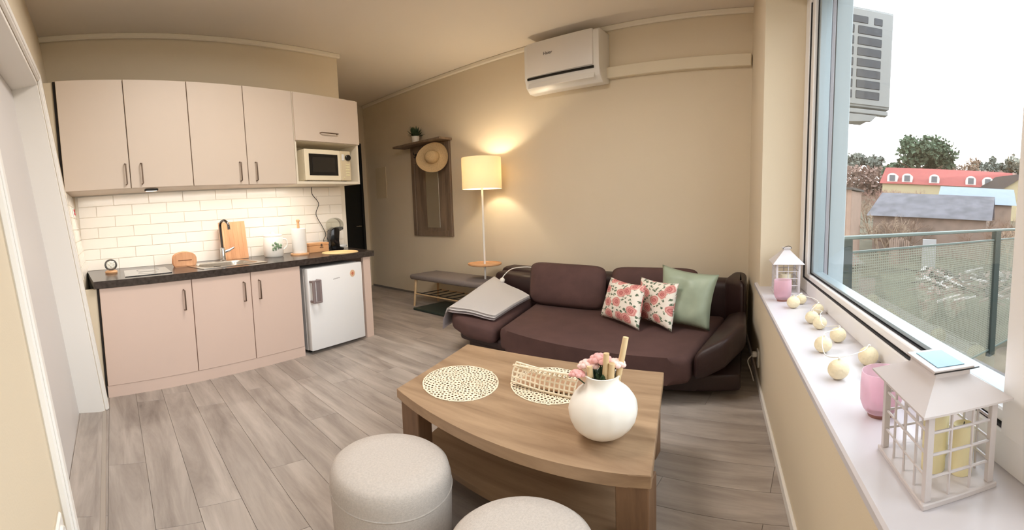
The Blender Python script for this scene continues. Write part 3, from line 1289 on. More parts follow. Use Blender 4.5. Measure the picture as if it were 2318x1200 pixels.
# potted plant
t = thing('potted_plant', 'little green plant in a white pot on the coat rack shelf', 'plant', SM @ T(RX0 + .52, .11, RZ1 + .031))
bm = B()
lathe(bm, [(0, 0), (.042, 0), (.052, .095), (.046, .095), (.044, .08), (0, .08)], 20)
obj('pot', bm, PORC, t, smooth=40)
bm = B()
rg = random.Random(5)
for k in range(70):
    a = rg.random() * 6.28
    el = .2 + rg.random() * 1.2
    L_ = .08 + .09 * rg.random()
    base = Vector((.015 * math.cos(a), .015 * math.sin(a), .085))
    tip = base + Vector((math.cos(a) * math.cos(el), math.sin(a) * math.cos(el), math.sin(el))) * L_
    s = Vector((-math.sin(a), math.cos(a), 0)) * .016
    mid = base.lerp(tip, .6)
    v = [bm.verts.new(p_) for p_ in (base, mid + s, tip, mid - s)]
    bm.faces.new(v)
obj('leaves', bm, LEAF, t)['kind'] = 'stuff'

# floor lamp with tray table
t = thing('floor_lamp', 'white floor lamp with drum shade and round wooden tray beside the sofa', 'floor lamp', SM @ T(2.60, .30, 0))
bm = B()
lathe(bm, [(0, 0), (.14, 0), (.14, .012), (.02, .022), (0, .022)], 32)
obj('base', bm, WHITE, t, smooth=40)
bm = B()
lathe(bm, [(.011, .02), (.011, 1.62)], 14)
obj('pole', bm, WHITE, t, smooth=40)
bm = B()
lathe(bm, [(.0, .60), (.165, .60), (.178, .608), (.178, .625), (.172, .625), (.168, .615), (0, .612)], 40)
obj('tray', bm, BAMBOO, t, smooth=40)
SH0, SH1, SR = 1.50, 1.86, .205
bm = B()
lathe(bm, [(SR, SH0), (SR, SH1), (SR - .004, SH1), (SR - .004, SH0), (SR, SH0)], 48)
obj('shade', bm, SHADE, t, smooth=40)
bm = B()
for k in range(3):
    a = k * 2.094
    tube(bm, [(0, 0, SH0 + .06), ((SR - .004) * math.cos(a), (SR - .004) * math.sin(a), SH0 + .012)], .003, 6)
lathe(bm, [(.02, 1.54), (.02, 1.62), (0, 1.62)], 14)
obj('shade_ring', bm, WHITE, t, smooth=40)
bm = B()
sph(bm, (0, 0, 1.67), .035, 3)
bulb = obj('bulb', bm, mat('bulb_glow', (255, 224, 170), .5, emit=((255, 226, 180), 2)), t, smooth=0)
lp = (SM @ Vector((2.60, .30, 1.69)))
light('floor_lamp_light', 'POINT', tuple(lp), 20, (1.0, .85, .63), .05)

# white cord with a switch draped on the sofa arm
bm = B()
tube(bm, curve_pts([(2.17, .53, .51), (2.165, .50, .55), (2.10, .46, .615), (1.98, .40, .635), (1.90, .34, .62)], 7), .005, 6)
sph(bm, (2.17, .53, .495), .026, 2, (1, 1, 1.1))
o = obj('reading_light', bm, WIREM, smooth=0)
o.matrix_world = SM
tag(o, 'small white cord lamp bent over the sofa backrest above the towel', 'lamp')

# bench
t = thing('shoe_bench', 'upholstered grey shoe bench with slim wooden legs by the wall', 'bench', SM @ T(2.30, .10, 0))
bw, bd = 1.30, .44
bm = B()
box(bm, 0, bw, 0, bd, .36, .43, .03, 3)
obj('seat', bm, BENCH, t, smooth=40)
for x, y in ((.07, .05), (.07, bd - .05), (bw - .07, .05), (bw - .07, bd - .05)):
    bm = B()
    tube(bm, [(x, y, .36), (x + (.03 if x > .5 else -.03), y + (.02 if y > .2 else -.02), 0)], [.017, .012], 10)
    obj('leg', bm, LEGW, t, smooth=40)
for y in (.04, bd - .04):
    bm = B()
    tube(bm, [(.05, y, .17), (bw - .05, y, .17)], .009, 8)
    obj('side_rail', bm, LEGW, t, smooth=40)
for k in range(9):
    bm = B()
    xx = .12 + k * .132
    tube(bm, [(xx, .04, .172), (xx, bd - .04, .172)], .006, 8)
    obj('rack_rod', bm, mat('rod_black', (50, 46, 42), .5), t, smooth=40)
bm = B()
box(bm, 2.45, 3.40, .16, .66, .001, .03, .008)
o = obj('dark_green_slab', bm, mat('slab_green', (46, 58, 52), .5))  # flat dark green slab below the seat
o.matrix_world = SM
tag(o, 'flat dark green slab on the floor under the grey bench', 'tray')

# ------------------------------------------------------------------ sofa
t = thing('sofa', 'dark brown velour sofa with fold-out side wings against the wall', 'sofa', SM)


def soft(bm, it=1):
    bmesh.ops.subdivide_edges(bm, edges=bm.edges[:], cuts=1, use_grid_fill=True)


def slab(pts, z0, z1, bev=.04, seg=3, dz=None):
    """cushion over a quad or polygon outline with per-corner lift dz"""
    bm = B()
    vs = prism(bm, pts, z0, z1, bev=bev, seg=seg)
    if dz:
        for v in bm.verts:
            v.co.z += dz(v.co.x, v.co.y)
    return bm


def seg_line(a, b, n, bulge):
    out = []
    for k in range(n + 1):
        u_ = k / n
        x = a[0] + (b[0] - a[0]) * u_
        y = a[1] + (b[1] - a[1]) * u_
        nx, ny = -(b[1] - a[1]), b[0] - a[0]
        L_ = math.hypot(nx, ny)
        q = bulge * 4 * u_ * (1 - u_)
        out.append((x + nx / L_ * q, y + ny / L_ * q))
    return out


# base plinth and lower body
bm = slab([(2.2, .12)] + seg_line((1.88, 1.30), (-.16, 1.25), 8, -.12)[0:9] + [(.02, .12)], .05, .16, .02, 2)
obj('lower_body', bm, SOFAD, t, smooth=40)
for x, y in ((2.0, .3), (1.7, 1.2), (.05, .3), (-.05, 1.1)):
    bm = B()
    lathe(bm, [(0, 0), (.022, 0), (.028, .055), (0, .055)], 12, T(x, y, 0))
    obj('foot', bm, BLACKM, t)
# seat
seat_out = [(1.77, .52)] + seg_line((1.46, 1.42), (.10, 1.44), 12, -.13) + [(.10, .42)]
bm = slab(seat_out, .14, .32, .045, 4, lambda x, y: (.018 * math.sin(max(0, min(1, (x - .1) / 1.4)) * PI) if 1 else 0))
obj('seat', bm, SOFA, t, smooth=50)
# back rest
bm = slab([(2.42, .05), (2.40, .30), (.03, .30), (.0, .05)], .12, .60, .07, 4)
obj('backrest', bm, SOFAD, t, smooth=50)
bm = slab([(2.42, .06), (2.36, .44), (1.80, .50), (1.80, .30), (1.80, .1)], .12, .56, .06, 4, lambda x, y: -.0)
obj('backrest_corner', bm, SOFAD, t, smooth=50)
# left wing
lwz = lambda x, y: max(0, (x - 1.55)) * .16
bm = slab([(1.79, .56), (2.30, .50), (2.12, 1.02), (1.93, 1.44), (1.72, 1.50), (1.49, 1.43)], .17, .32, .05, 4, lwz)
obj('side_wing', bm, SOFA, t, smooth=50)
bm = slab([(1.75, .40), (2.24, .42), (1.92, 1.36), (1.44, 1.38)], .10, .19, .03, 2, lambda x, y: max(0, (x - 1.55)) * .06)
obj('wing_support', bm, SOFAD, t, smooth=50)
# right wing
bm = slab([(.09, .40), (.085, 1.43), (-.10, 1.36), (-.165, 1.10), (-.04, .35)], .14, .34, .05, 4, lambda x, y: max(0, (.09 - x)) * .55)
obj('side_wing', bm, SOFAD, t, smooth=50)
bm = slab([(.12, .10), (.12, .42), (-.06, .62), (-.075, .55), (.0, .08)], .12, .66, .05, 4)
obj('backrest_corner', bm, SOFAD, t, smooth=50)


def pillow(bl, br, tr, tl, thick, n=20, pinch=.10, wr=0, seed=0, rnd=2.0):
    """pillow spanned over four corners, bulging both ways"""
    bl, br, tr, tl = map(Vector, (bl, br, tr, tl))
    nrm = (br - bl).cross(tl - bl).normalized()
    bm = B()
    uv = bm.loops.layers.uv.new('UVMap')
    from mathutils import noise as nz
    grids = []
    for side in (1, -1):
        g_ = []
        for j in range(n + 1):
            row = []
            for i in range(n + 1):
                u_, v_ = i / n, j / n
                a, b = u_ * 2 - 1, v_ * 2 - 1
                # edges drawn in between the corners
                au = a * (1 - pinch * (1 - b * b) * abs(a))
                bv = b * (1 - pinch * (1 - a * a) * abs(b))
                if rnd > 2:
                    k_ = (abs(a) ** rnd + abs(b) ** rnd) ** (1 / rnd)
                    m_ = max(abs(a), abs(b), 1e-6)
                    sc_ = m_ / k_ if k_ > 1e-6 else 1
                    au, bv = a * (1 + (sc_ - 1) * m_ ** 2), b * (1 + (sc_ - 1) * m_ ** 2)
                uu, vv = (au + 1) / 2, (bv + 1) / 2
                p_ = (bl * (1 - uu) + br * uu) * (1 - vv) + (tl * (1 - uu) + tr * uu) * vv
                e = (1 - abs(a) ** 2.6) * (1 - abs(b) ** 2.6)
                hgt = thick * max(0, e) ** .55
                if wr:
                    hgt += wr * e * nz.noise(Vector((a * 2.2 + seed, b * 2.2, side)))
                row.append(bm.verts.new(p_ + nrm * hgt * side * .5))
            g_.append(row)
        grids.append(g_)
    for si, g_ in enumerate(grids):
        for j in range(n):
            for i in range(n):
                q = [g_[j][i], g_[j][i + 1], g_[j + 1][i + 1], g_[j + 1][i]]
                cs = [(i, j), (i + 1, j), (i + 1, j + 1), (i, j + 1)]
                if si:
                    q.reverse()
                    cs.reverse()
                f = bm.faces.new(q)
                for l, c in zip(f.loops, cs):
                    l[uv].uv = (c[0] / n + si * 1.3 + seed, c[1] / n + seed * .7)
    bmesh.ops.remove_doubles(bm, verts=bm.verts[:], dist=.0005)
    bmesh.ops.recalc_face_normals(bm, faces=bm.faces)
    return bm


def throw(name, label, cat, corners, thick, m, group=None, **k):
    bm = pillow(*corners, thick, **k)
    o = obj(name, bm, m, smooth=0)
    o.matrix_world = SM
    return tag(o, label, cat, group)


throw('back_cushion', 'big dark brown back cushion on the left half of the sofa', 'cushion',
      ((1.76, .66, .325), (1.04, .62, .325), (1.09, .47, .71), (1.83, .52, .72)), .17, SOFA, 'brown sofa back cushions', pinch=0, rnd=7)
throw('back_cushion', 'big dark brown back cushion partly hidden behind the floral pillows', 'cushion',
      ((1.00, .58, .325), (.28, .50, .325), (.33, .38, .72), (1.05, .46, .71)), .16, SOFA, 'brown sofa back cushions', pinch=0, rnd=7)
throw('floral_pillow', 'white rose-print pillow in front of the gap between the back cushions', 'pillow',
      ((.985, .80, .335), (.555, 1.06, .335), (.555, .93, .655), (.95, .68, .655)), .12, ROSE, 'rose-print pillows', seed=.35, wr=.02)
throw('floral_pillow', 'white rose-print pillow touching the green pillow', 'pillow',
      ((.68, .76, .335), (.34, 1.02, .335), (.33, .90, .68), (.71, .66, .67)), .11, ROSE, 'rose-print pillows', seed=1.62, wr=.02)
throw('green_pillow', 'sage green satin pillow at the right end of the sofa', 'pillow',
      ((.52, .84, .335), (.11, .92, .335), (.075, .80, .745), (.52, .70, .79)), .15, GREEN, seed=2.9, wr=.05)

# folded towel draped on the left wing
t = thing('towel', 'folded white towel draped over the left wing of the sofa', 'towel', SM)


def towel_layer(off, shrink, m):
    bm = B()
    # p across (0..1) towards the room, q from inner end to over the outer edge
    n1, n2 = 10, 18
    A, Bq = Vector((1.74, .66)), Vector((2.36, .42))     # far edge inner -> outer
    C_, D_ = Vector((1.57, 1.34)), Vector((1.91, 1.49))  # near edge inner -> outer
    g2 = []
    for j in range(n2 + 1):
        q = j / n2
        row = []
        for i in range(n1 + 1):
            p_ = shrink + i / n1 * (1 - 2 * shrink)
            far = A.lerp(Bq, min(1, q * 1.18))
            near = C_.lerp(D_, min(1, q * 1.18))
            xy = far.lerp(near, p_)
            z = .345 + max(0, xy.x - 1.55) * .16 + off + .006 * math.sin(q * 9 + p_ * 4)
            if q > .85:
                k_ = (q - .85) / .15
                dirn = (D_ - C_).normalized()
                xy = xy + dirn * .045 * math.sin(k_ * PI / 2)
                z -= .17 * k_ ** 1.6
            row.append(bm.verts.new((xy.x, xy.y, z)))
        g2.append(row)
    for j in range(n2):
        for i in range(n1):
            bm.faces.new((g2[j][i], g2[j][i + 1], g2[j + 1][i + 1], g2[j + 1][i]))
    r = bmesh.ops.solidify(bm, geom=bm.faces[:], thickness=.009)
    bmesh.ops.recalc_face_normals(bm, faces=bm.faces)
    return bm


obj('lower_fold', towel_layer(.0, .0, TOWEL), HEM, t, smooth=60)
obj('middle_fold', towel_layer(.016, .014, TOWEL), TOWEL, t, smooth=60)
obj('top_fold', towel_layer(.034, .03, TOWEL), TOWEL, t, smooth=60)

# ------------------------------------------------------------------ coffee table
# corners seen from above: FL (near kitchen, camera side), BL, BR, FR
TC = Vector((1.655, .79))
TA = math.atan2(1.06, .14)
TM = T(TC.x, TC.y, 0, TA)
t = thing('coffee_table', 'low oak coffee table with a bowed front edge and lower shelf', 'table', TM)
th = .42
hx = .535


CF, CB = ((.445, .371), (.624, -.296)), ((-.644, .409), (-.462, -.359))


def bowed(inset, bow, n=16):
    # outline: far edge, then the bowed near edge
    k_ = 1 - inset
    fl_, bl_ = Vector(CF[0]) * k_, Vector(CF[1]) * k_
    fr_, br_ = Vector(CB[0]) * k_, Vector(CB[1]) * k_
    pts = [tuple(bl_), tuple(fl_)]
    for k in range(1, n + 1):
        u_ = k / n
        p_ = fl_.lerp(fr_, u_)
        pts.append((p_.x, p_.y + bow * 4 * u_ * (1 - u_)))
    pts.append(tuple(br_))
    return pts


bm = B()
prism(bm, bowed(0, .07), th - .045, th, bev=.003)
obj('tabletop', bm, TABLE, t, smooth=25)
bm = B()
prism(bm, bowed(.14, .06), .12, .145, bev=.002)
obj('lower_shelf', bm, TABLE, t, smooth=25)
for (x, y), (dx, dy) in ((CF[0], (-1, -1)), (CF[1], (-1, 1)), (CB[0], (1, -1)), (CB[1], (1, 1))):
    x0_, x1_ = sorted((x + dx * .012, x + dx * .115))
    y0_, y1_ = sorted((y + dy * .012, y + dy * .09))
    bm = B()
    box(bm, x0_, x1_, y0_, y1_, 0, th - .045, .003)
    obj('leg', bm, wood('table_leg_oak', (112, 84, 62), (150, 118, 90), 'Z', 12, .45, 9), t)

EL = Matrix.Rotation(.66, 4, 'Z') @ Matrix.Diagonal((1.22, 1, 1, 1))
ring_mat('woven_placemat', .165, 'round cream placemat lying alone on the table corner near the kitchen', T(1.55, 1.09, th + .001) @ EL, RATTAN, 300, 1, .0095)
ring_mat('woven_placemat', .165, 'round cream placemat under the woven napkin basket', T(1.69, .73, th + .001) @ EL, RATTAN, 300, 2, .0095)
for o in bpy.data.objects:
    if o.name.startswith('woven_placemat'):
        o['group'] = 'cream woven placemats on the coffee table'

# woven basket resting tilted on the placemat
t = thing('napkin_basket', 'small cream woven napkin basket tipped over beside the vase', 'basket', T(1.70, .715, th + .006, 1.5) @ Matrix.Scale(1.2, 4))


def lattice(parent, name, w, d, M, step=.018):
    bm = B()
    n1, n2 = int(w / step), int(d / step)
    for i in range(n1 + 1):
        x = -w / 2 + i * w / n1
        tube(bm, [(x, -d / 2, 0), (x + .004, 0, .002), (x, d / 2, 0)], .0035, 5)
    for j in range(n2 + 1):
        y = -d / 2 + j * d / n2
        tube(bm, [(-w / 2, y, .002), (0, y + .004, 0), (w / 2, y, .002)], .0035, 5)
    bmesh.ops.transform(bm, matrix=M, verts=bm.verts[:])
    return obj(name, bm, RATTAN, parent)


lattice(t, 'lid_panel', .24, .13, Matrix.Translation((0, .02, .055)) @ Matrix.Rotation(math.radians(24), 4, 'X') @ Matrix.Rotation(math.radians(-8), 4, 'Z'))
lattice(t, 'side_panel', .24, .075, Matrix.Translation((0, .075, .045)) @ Matrix.Rotation(math.radians(-68), 4, 'X') @ Matrix.Rotation(math.radians(-4), 4, 'Z'))
bm = B()
box(bm, -.12, .12, -.045, .07, .002, .008, .002)
obj('bottom_board', bm, mat('paper_card', (224, 190, 160), .8), t)
bm = B()
v = [bm.verts.new(p_) for p_ in ((-.122, -.05, .006), (-.122, .07, .012), (-.122, .075, .075), (-.124, -.045, .03))]
bm.faces.new(v)
bmesh.ops.solidify(bm, geom=bm.faces[:], thickness=.004)
obj('end_panel', bm, mat('paper_card', (224, 190, 160), .8), t)

# vase
VX, VY = 1.345, .395
t = thing('vase', 'round white porcelain vase with fine ribs on the coffee table', 'vase', T(VX, VY, th))
bm = B()
prof = []
for k in range(0, 19):
    a = -PI / 2 * .86 + (PI / 2 * .86 + .95) * k / 18
    prof.append((.112 * math.cos(a), .108 + .108 * math.sin(a)))
prof = [(0, 0), (prof[0][0], 0.0)] + prof
rt, zt_ = prof[-1]
prof += [(rt - .008, zt_ + .012), (rt - .012, zt_ + .03), (rt - .008, zt_ + .043), (rt - .014, zt_ + .043), (rt - .018, zt_ + .02), (rt - .02, zt_ - .02), (rt - .0, zt_ - .07), (0, .05)]
lathe(bm, prof, 56)
for v in bm.verts:
    a = math.atan2(v.co.y, v.co.x)
    rad = v.co.xy.length
    if .02 < v.co.z < .2 and rad > .08:
        k_ = 1 + .008 * math.sin(a * 14) + .006 * math.sin(v.co.z * 160 + 3 * math.sin(a * 7))
        v.co.x *= k_
        v.co.y *= k_
obj('body', bm, PORC, t, smooth=70)
NZ = zt_ + .04
# canes
for i, (bx, by, tx, ty, tz, r_) in enumerate(((-.012, .030, -.026, .036, .275, .0095), (-.018, -.005, -.018, -.018, .325, .0095), (-.014, -.020, -.020, -.036, .29, .0105), (-.010, -.024, .022, -.072, .375, .0095))):
    bm = B()
    p0 = Vector((bx, by, .07))
    p1 = Vector((tx, ty, tz))
    tube(bm, [p0, p0.lerp(p1, .55), p0.lerp(p1, .57), p1], [r_, r_ * .98, r_ * 1.1, r_], 10)
    o = obj('reed_stick', bm, CANE, smooth=50)
    o.matrix_world = T(VX, VY, th)
    tag(o, ['pale reed stick at the left of the vase opening', 'knotted pale reed stick in the middle of the vase', 'short thick reed stick between the others in the vase',
            'longest pale reed stick leaning right out of the vase'][i], 'stick', 'reed sticks in the white vase')
# roses
rg = random.Random(11)
for i, (x, y, z, s) in enumerate(((-.01, .05, .262, .036), (.0, .012, .282, .040), (.0, -.04, .272, .034), (-.04, .078, .238, .028))):
    t = thing('artificial_rose', ['pink rose at the back left of the bunch in the vase', 'largest pale pink rose in the middle of the vase', 'pink rose beside the longest reed stick',
              'small pink rose hanging over the left rim of the vase'][i], 'flower', T(VX + x + .012, VY + y, th + z), 'pink roses in the vase')
    bm = B()
    for k in range(16):
        a = k * 2.4
        rr_ = s * (.15 + .85 * math.sqrt(k / 16))
        up_ = s * (.9 - .8 * k / 16)
        c = Vector((rr_ * .75 * math.cos(a), rr_ * .75 * math.sin(a), up_ * .5))
        sph(bm, c, s * .34, 2, (1, 1, .8))
    obj('petals', bm, PETAL if i % 2 else mat('rose_pale', (246, 212, 204), .7, noise=(50, .08)), t, smooth=0)
    bm = B()
    tube(bm, [(0, 0, -.01), (-x * .45, -y * .45, -.05), (-x * .6, -y * .8, -z + .07)], .0025, 6)
    obj('stem', bm, LEAF, t)
bm = B()
for k in range(60):
    a = rg.random() * 6.28
    q = .034 * math.sqrt(rg.random())
    p0 = Vector((q * math.cos(a), q * math.sin(a), .20 + .03 * rg.random()))
    d_ = Vector((math.cos(a) * .3, math.sin(a) * .3, .8)).normalized() * .03
    s = Vector((-math.sin(a), math.cos(a), 0)) * .008
    v = [bm.verts.new(p_) for p_ in (p0, p0 + d_ * .5 + s, p0 + d_, p0 + d_ * .5 - s)]
    bm.faces.new(v)
o = obj('green_foliage', bm, LEAF)
o.matrix_world = T(VX, VY, th)
o['kind'] = 'stuff'
tag(o, 'dark green artificial foliage filling the vase opening', 'foliage')


# ------------------------------------------------------------------ poufs
def pouf(x, y, r, h, label):
    t = thing('pouf', label, 'pouf', T(x, y, 0), 'round grey poufs')
    bm = B()
    p_ = [(0, .035), (r * .93, .035), (r * .97, .045), (r * .985, h * .4), (r, h * .68), (r * .995, h * .82), (r * .955, h * .93), (r * .86, h * .985), (r * .6, h), (0, h + .002)]
    lathe(bm, p_, 56)
    obj('cushion_body', bm, POUF, t, smooth=0)
    bm = B()
    pts = [(r * 1.0 * math.cos(a * PI / 28), r * 1.0 * math.sin(a * PI / 28), h * .72) for a in range(56)]
    tube(bm, pts, .0028, 6, closed=True)
    obj('seam', bm, POUF, t, smooth=0)
    for k in range(4):
        a = math.radians(140 + 90 * k)
        bm = B()
        lathe(bm, [(0, 0), (.012, 0), (.018, .038), (0, .038)], 12, T(r * .86 * math.cos(a), r * .86 * math.sin(a), 0))
        obj('leg', bm, LEGW, t)
    return t


pouf(1.03, 1.03, .207, .33, 'round light grey pouf by the kitchen-side corner of the coffee table')
pouf(.94, .495, .195, .33, 'round light grey pouf cut off by the bottom edge of the photo')

# ------------------------------------------------------------------ on the window sill


def lantern(name, label, M, sx, sy, hb, hr, ov, topk, nx, ny, nz_, solar):
    """rectangular metal lantern: base plate, four posts, lattice sides, pyramid roof"""
    t = thing(name, label, 'lantern', M)
    bm = B()
    box(bm, -sx / 2 - .012, sx / 2 + .012, -sy / 2 - .012, sy / 2 + .012, 0, .012, .002)
    obj('base', bm, LANT, t)
    pw = .013
    for qx in (-1, 1):
        for qy in (-1, 1):
            bm = B()
            box(bm, qx * sx / 2 - pw / 2, qx * sx / 2 + pw / 2, qy * sy / 2 - pw / 2, qy * sy / 2 + pw / 2, .012, hb, .001)
            obj('post', bm, LANT, t)
    r_ = .0030
    for ax in (0, 1):
        for q in (-1, 1):
            bm = B()
            L_ = sx if ax == 0 else sy
            n = nx if ax == 0 else ny
            for k in range(1, n):
                a = -L_ / 2 + L_ * k / n
                p0, p1 = ((a, q * sy / 2), (a, q * sy / 2)) if ax == 0 else ((q * sx / 2, a), (q * sx / 2, a))
                tube(bm, [(*p0, .012), (*p1, hb)], r_, 6)
            for k in range(1, nz_):
                z = .012 + (hb - .012) * k / nz_
                if ax == 0:
                    tube(bm, [(-sx / 2, q * sy / 2, z), (sx / 2, q * sy / 2, z)], r_, 6)
                else:
                    tube(bm, [(q * sx / 2, -sy / 2, z), (q * sx / 2, sy / 2, z)], r_, 6)
            obj('lattice_side', bm, LANT, t)
    # roof
    a0, b0 = sx / 2 + ov, sy / 2 + ov
    a1, b1 = sx / 2 * topk, sy / 2 * topk
    bm = B()
    prism_pts = lambda a, b, z: [bm.verts.new(p_) for p_ in ((-a, -b, z), (a, -b, z), (a, b, z), (-a, b, z))]
    r0 = prism_pts(a0, b0, hb)
    r1 = prism_pts(a0, b0, hb + .004)
    r2 = prism_pts(a1, b1, hb + hr)
    r3 = prism_pts(a1, b1, hb + hr + .012)
    bm.faces.new(r0[::-1])
    for u_, v_ in ((r0, r1), (r1, r2), (r2, r3)):
        for k in range(4):
            j = (k + 1) % 4
            bm.faces.new((u_[k], u_[j], v_[j], v_[k]))
    bm.faces.new(r3)
    obj('roof', bm, LANT, t)
    bm = B()
    zc = hb + hr + .012
    box(bm, -a1 - .006, a1 + .006, -b1 - .006, b1 + .006, zc, zc + .006, .001)
    cap = obj('cap', bm, LANT, t)
    if solar:
        bm = B()
        box(bm, -a1 + .008, a1 - .008, -b1 + .008, b1 - .008, zc + .006, zc + .0075)
        obj('solar_panel', bm, SOLAR, cap)
    bm = B()
    hh = .05
    tube(bm, curve_pts([(a1 + .004, -b1 - .004, zc), (a1 + .028, -b1 - .0, zc + .012), (a1 + .05, 0, zc + .022), (a1 + .028, b1, zc + .012), (a1 + .004, b1 + .004, zc)], 5), .0016, 6)
    obj('wire_handle', bm, BLACKM, t)
    return t, hb


LMx = .735
lt, _ = lantern('lantern', 'large white metal lantern with solar cap, holding three candles', WM @ T(3.048, .130, SILL), .19, .13, .190, .042, .026, .56, 4, 3, 4, True)
for i, (x, y, h, r_) in enumerate(((-.035, .025, .15, .023), (.012, -.008, .125, .023), (.045, .035, .105, .021))):
    t = thing('pillar_candle', ['tallest pale yellow candle inside the large lantern', 'middle pale yellow candle inside the large lantern', 'shortest pale yellow candle inside the large lantern'][i],
              'candle', WM @ T(3.048 + x, .13 + y, SILL + .0125), 'candles in the large lantern')
    bm = B()
    lathe(bm, [(0, 0), (r_, 0), (r_ * 1.0, h * .96), (r_ * .9, h), (r_ * .75, h - .006), (0, h - .008)], 24)
    obj('wax', bm, CANDLE, t, smooth=40)
    bm = B()
    tube(bm, [(0, 0, h - .01), (.002, 0, h + .006)], .0012, 5)
    obj('wick', bm, BLACKM, t)
lantern('lantern', 'small white lantern at the far end of the window sill', WM @ T(1.17, .135, SILL), .17, .13, .20, .085, .026, .30, 3, 2, 4, False)
t = thing('pillar_candle', 'cream candle inside the small far lantern', 'candle', WM @ T(1.17, .135, SILL + .0125))
bm = B()
lathe(bm, [(0, 0), (.032, 0), (.032, .11), (.028, .114), (0, .11)], 24)
obj('wax', bm, mat('wax_cream', (240, 232, 206), .5), t, smooth=40)
bm = B()
tube(bm, [(0, 0, .11), (.001, 0, .122)], .0012, 5)
obj('wick', bm, BLACKM, t)


def cup(x, y, r, h, label):
    t = thing('tealight_glass', label, 'candle holder', WM @ T(x, y, SILL), 'pink tealight glasses')
    bm = B()
    lathe(bm, [(0, .012), (r * .72, .012), (r * .86, .022), (r, h * .35), (r * 1.02, h * .7), (r * .97, h), (r * .94, h), (r * .98, h * .7), (r * .96, h * .35), (r * .8, .028), (0, .024)], 40)
    obj('glass', bm, PINKG, t, smooth=60)
    bm = B()
    lathe(bm, [(0, 0), (r * .62, 0), (r * .66, .012), (0, .0121)], 30)
    obj('foot', bm, mat('bronze_foot', (150, 104, 92), .3, .3), t, smooth=40)
    return t


cup(2.79, .118, .052, .125, 'pink frosted tealight glass beside the large lantern')
cup(1.42, .080, .048, .13, 'pink frosted tealight glass in front of the small lantern')

# string of cotton balls
balls = [(1.510, .165, .029), (1.600, .108, .034), (1.736, .203, .028), (1.905, .138, .031), (2.0, .150, .030), (2.189, .176, .032), (2.296, .092, .032), (2.545, .078, .033), (2.45, .205, .034)]
blab = ['cotton ball light lying behind its pair, nearest the small lantern', 'cotton ball light just past the pink glass by the small lantern', 'cotton ball light against the window frame, third along the string',
        'upper of the two touching cotton ball lights mid-sill', 'lower of the two touching cotton ball lights mid-sill', 'glowing cotton ball light near the window frame, with a bright spot',
        'cotton ball light at the sill\'s room side, past the touching pair', 'cotton ball light nearest the room edge, left of the near pink glass', 'cotton ball light by the frame, behind the near pink glass']
bo = []
for i, (x, y, r_) in enumerate(balls):
    t = thing('cotton_ball_light', blab[i], 'string light', WM @ T(x, y, SILL), 'cotton ball string lights on the sill')
    bm = B()
    sph(bm, (0, 0, r_), r_, 3)
    obj('ball', bm, BALLM, t, smooth=0)
    bm = B()
    tube(bm, [(0, 0, r_ * 1.9), (.004, .002, r_ * 2 + .008)], .004, 8)
    obj('socket', bm, WIREM, t)
    bo.append((x, y, r_))
pts = []
for i in range(len(bo) - 1):
    x, y, r_ = bo[i]
    x2, y2, r2 = bo[i + 1]
    pts += [(x, y, 2 * r_ + .008), ((x + x2) / 2 + .02, (y + y2) / 2 + (.02 if i % 2 else -.025), .05 + .03 * (i % 2))]
pts.append((bo[-1][0], bo[-1][1], 2 * bo[-1][2] + .008))
bm = B()
tube(bm, curve_pts(pts, 6), .0016, 6)
o = obj('light_string_cord', bm, WIREM, smooth=60)
o.matrix_world = WM @ T(0, 0, SILL)
tag(o, 'thin white cord linking the cotton ball lights along the sill', 'cord')

# sockets
t = thing('wall_socket', 'white double wall socket with a plugged-in cord low beside the sofa', 'socket', WM @ T(1.03, 0, .19))
bm = B()
box(bm, -.04, .04, -.012, 0, -.06, .06, .004)
obj('plate', bm, PLASTIC, t)
bm = B()
box(bm, -.018, .018, -.045, -.012, .01, .045, .006)
obj('plug', bm, PLASTIC, t)
bm = B()
tube(bm, curve_pts([(0, -.045, .02), (.0, -.07, -.02), (.01, -.05, -.09), (.0, -.03, -.17)], 6), .004, 6)
obj('cord', bm, PLASTIC, t, smooth=60)
t = thing('wall_socket', 'white wall socket low on the left wall in the bottom-left corner', 'socket', LM @ T(1.80, 0, .52))
bm = B()
box(bm, -.042, .042, 0, .010, -.042, .042, .005)
obj('plate', bm, PLASTIC, t)
bm = B()
lathe(bm, [(0, .010), (.018, .010), (.022, .016), (.026, .016), (.028, .009)], 24, Matrix.Rotation(-PI / 2, 4, 'X'))
obj('outlet_ring', bm, WHITE, t)

# ------------------------------------------------------------------ outside: balcony
bm = B()
box(bm, -1.2, 4.6, OUT, 2.6, -.85, -.62)
struct('balcony_floor', bm, mat('balcony_concrete', (104, 102, 100), .9, noise=(6, .1)), WM)
RA, RBv = Vector((3.10, -.74)), Vector((4.75, -3.86))
rd = (RBv - RA)
rl = rd.length
ra = math.atan2(rd.y, rd.x)
RMx = T(RA.x, RA.y, 0, ra) @ Matrix.Rotation(-math.atan2(.075, rl), 4, 'Y')
t = thing('balcony_railing', 'grey metal balcony railing with perforated mesh panels', 'railing', RMx)
bm = B()
box(bm, 0, rl, -.03, .03, 1.015, 1.045, .006)
obj('top_rail', bm, RAIL, t)
bm = B()
box(bm, .15, rl, -.012, .012, .895, .915, .002)
obj('panel_rail', bm, RAIL, t)
bm = B()
box(bm, .15, rl, -.012, .012, -.54, -.52, .002)
obj('panel_rail', bm, RAIL, t)
for x in (.12, 2.42, 3.5):
    bm = B()
    box(bm, x - .06, x + .06, -.03, .03, -.62, 1.015, .003)
    obj('post', bm, RAILD, t)
bm = B()
zz = .04
pitch = .024
nx_ = int((rl - .15) / pitch)
nz2 = int(1.41 / pitch)
bwid = .0085
for i in range(nx_ + 1):
    x = .15 + i * pitch
    box(bm, x, x + bwid, -.001, .001, -.52, .895)
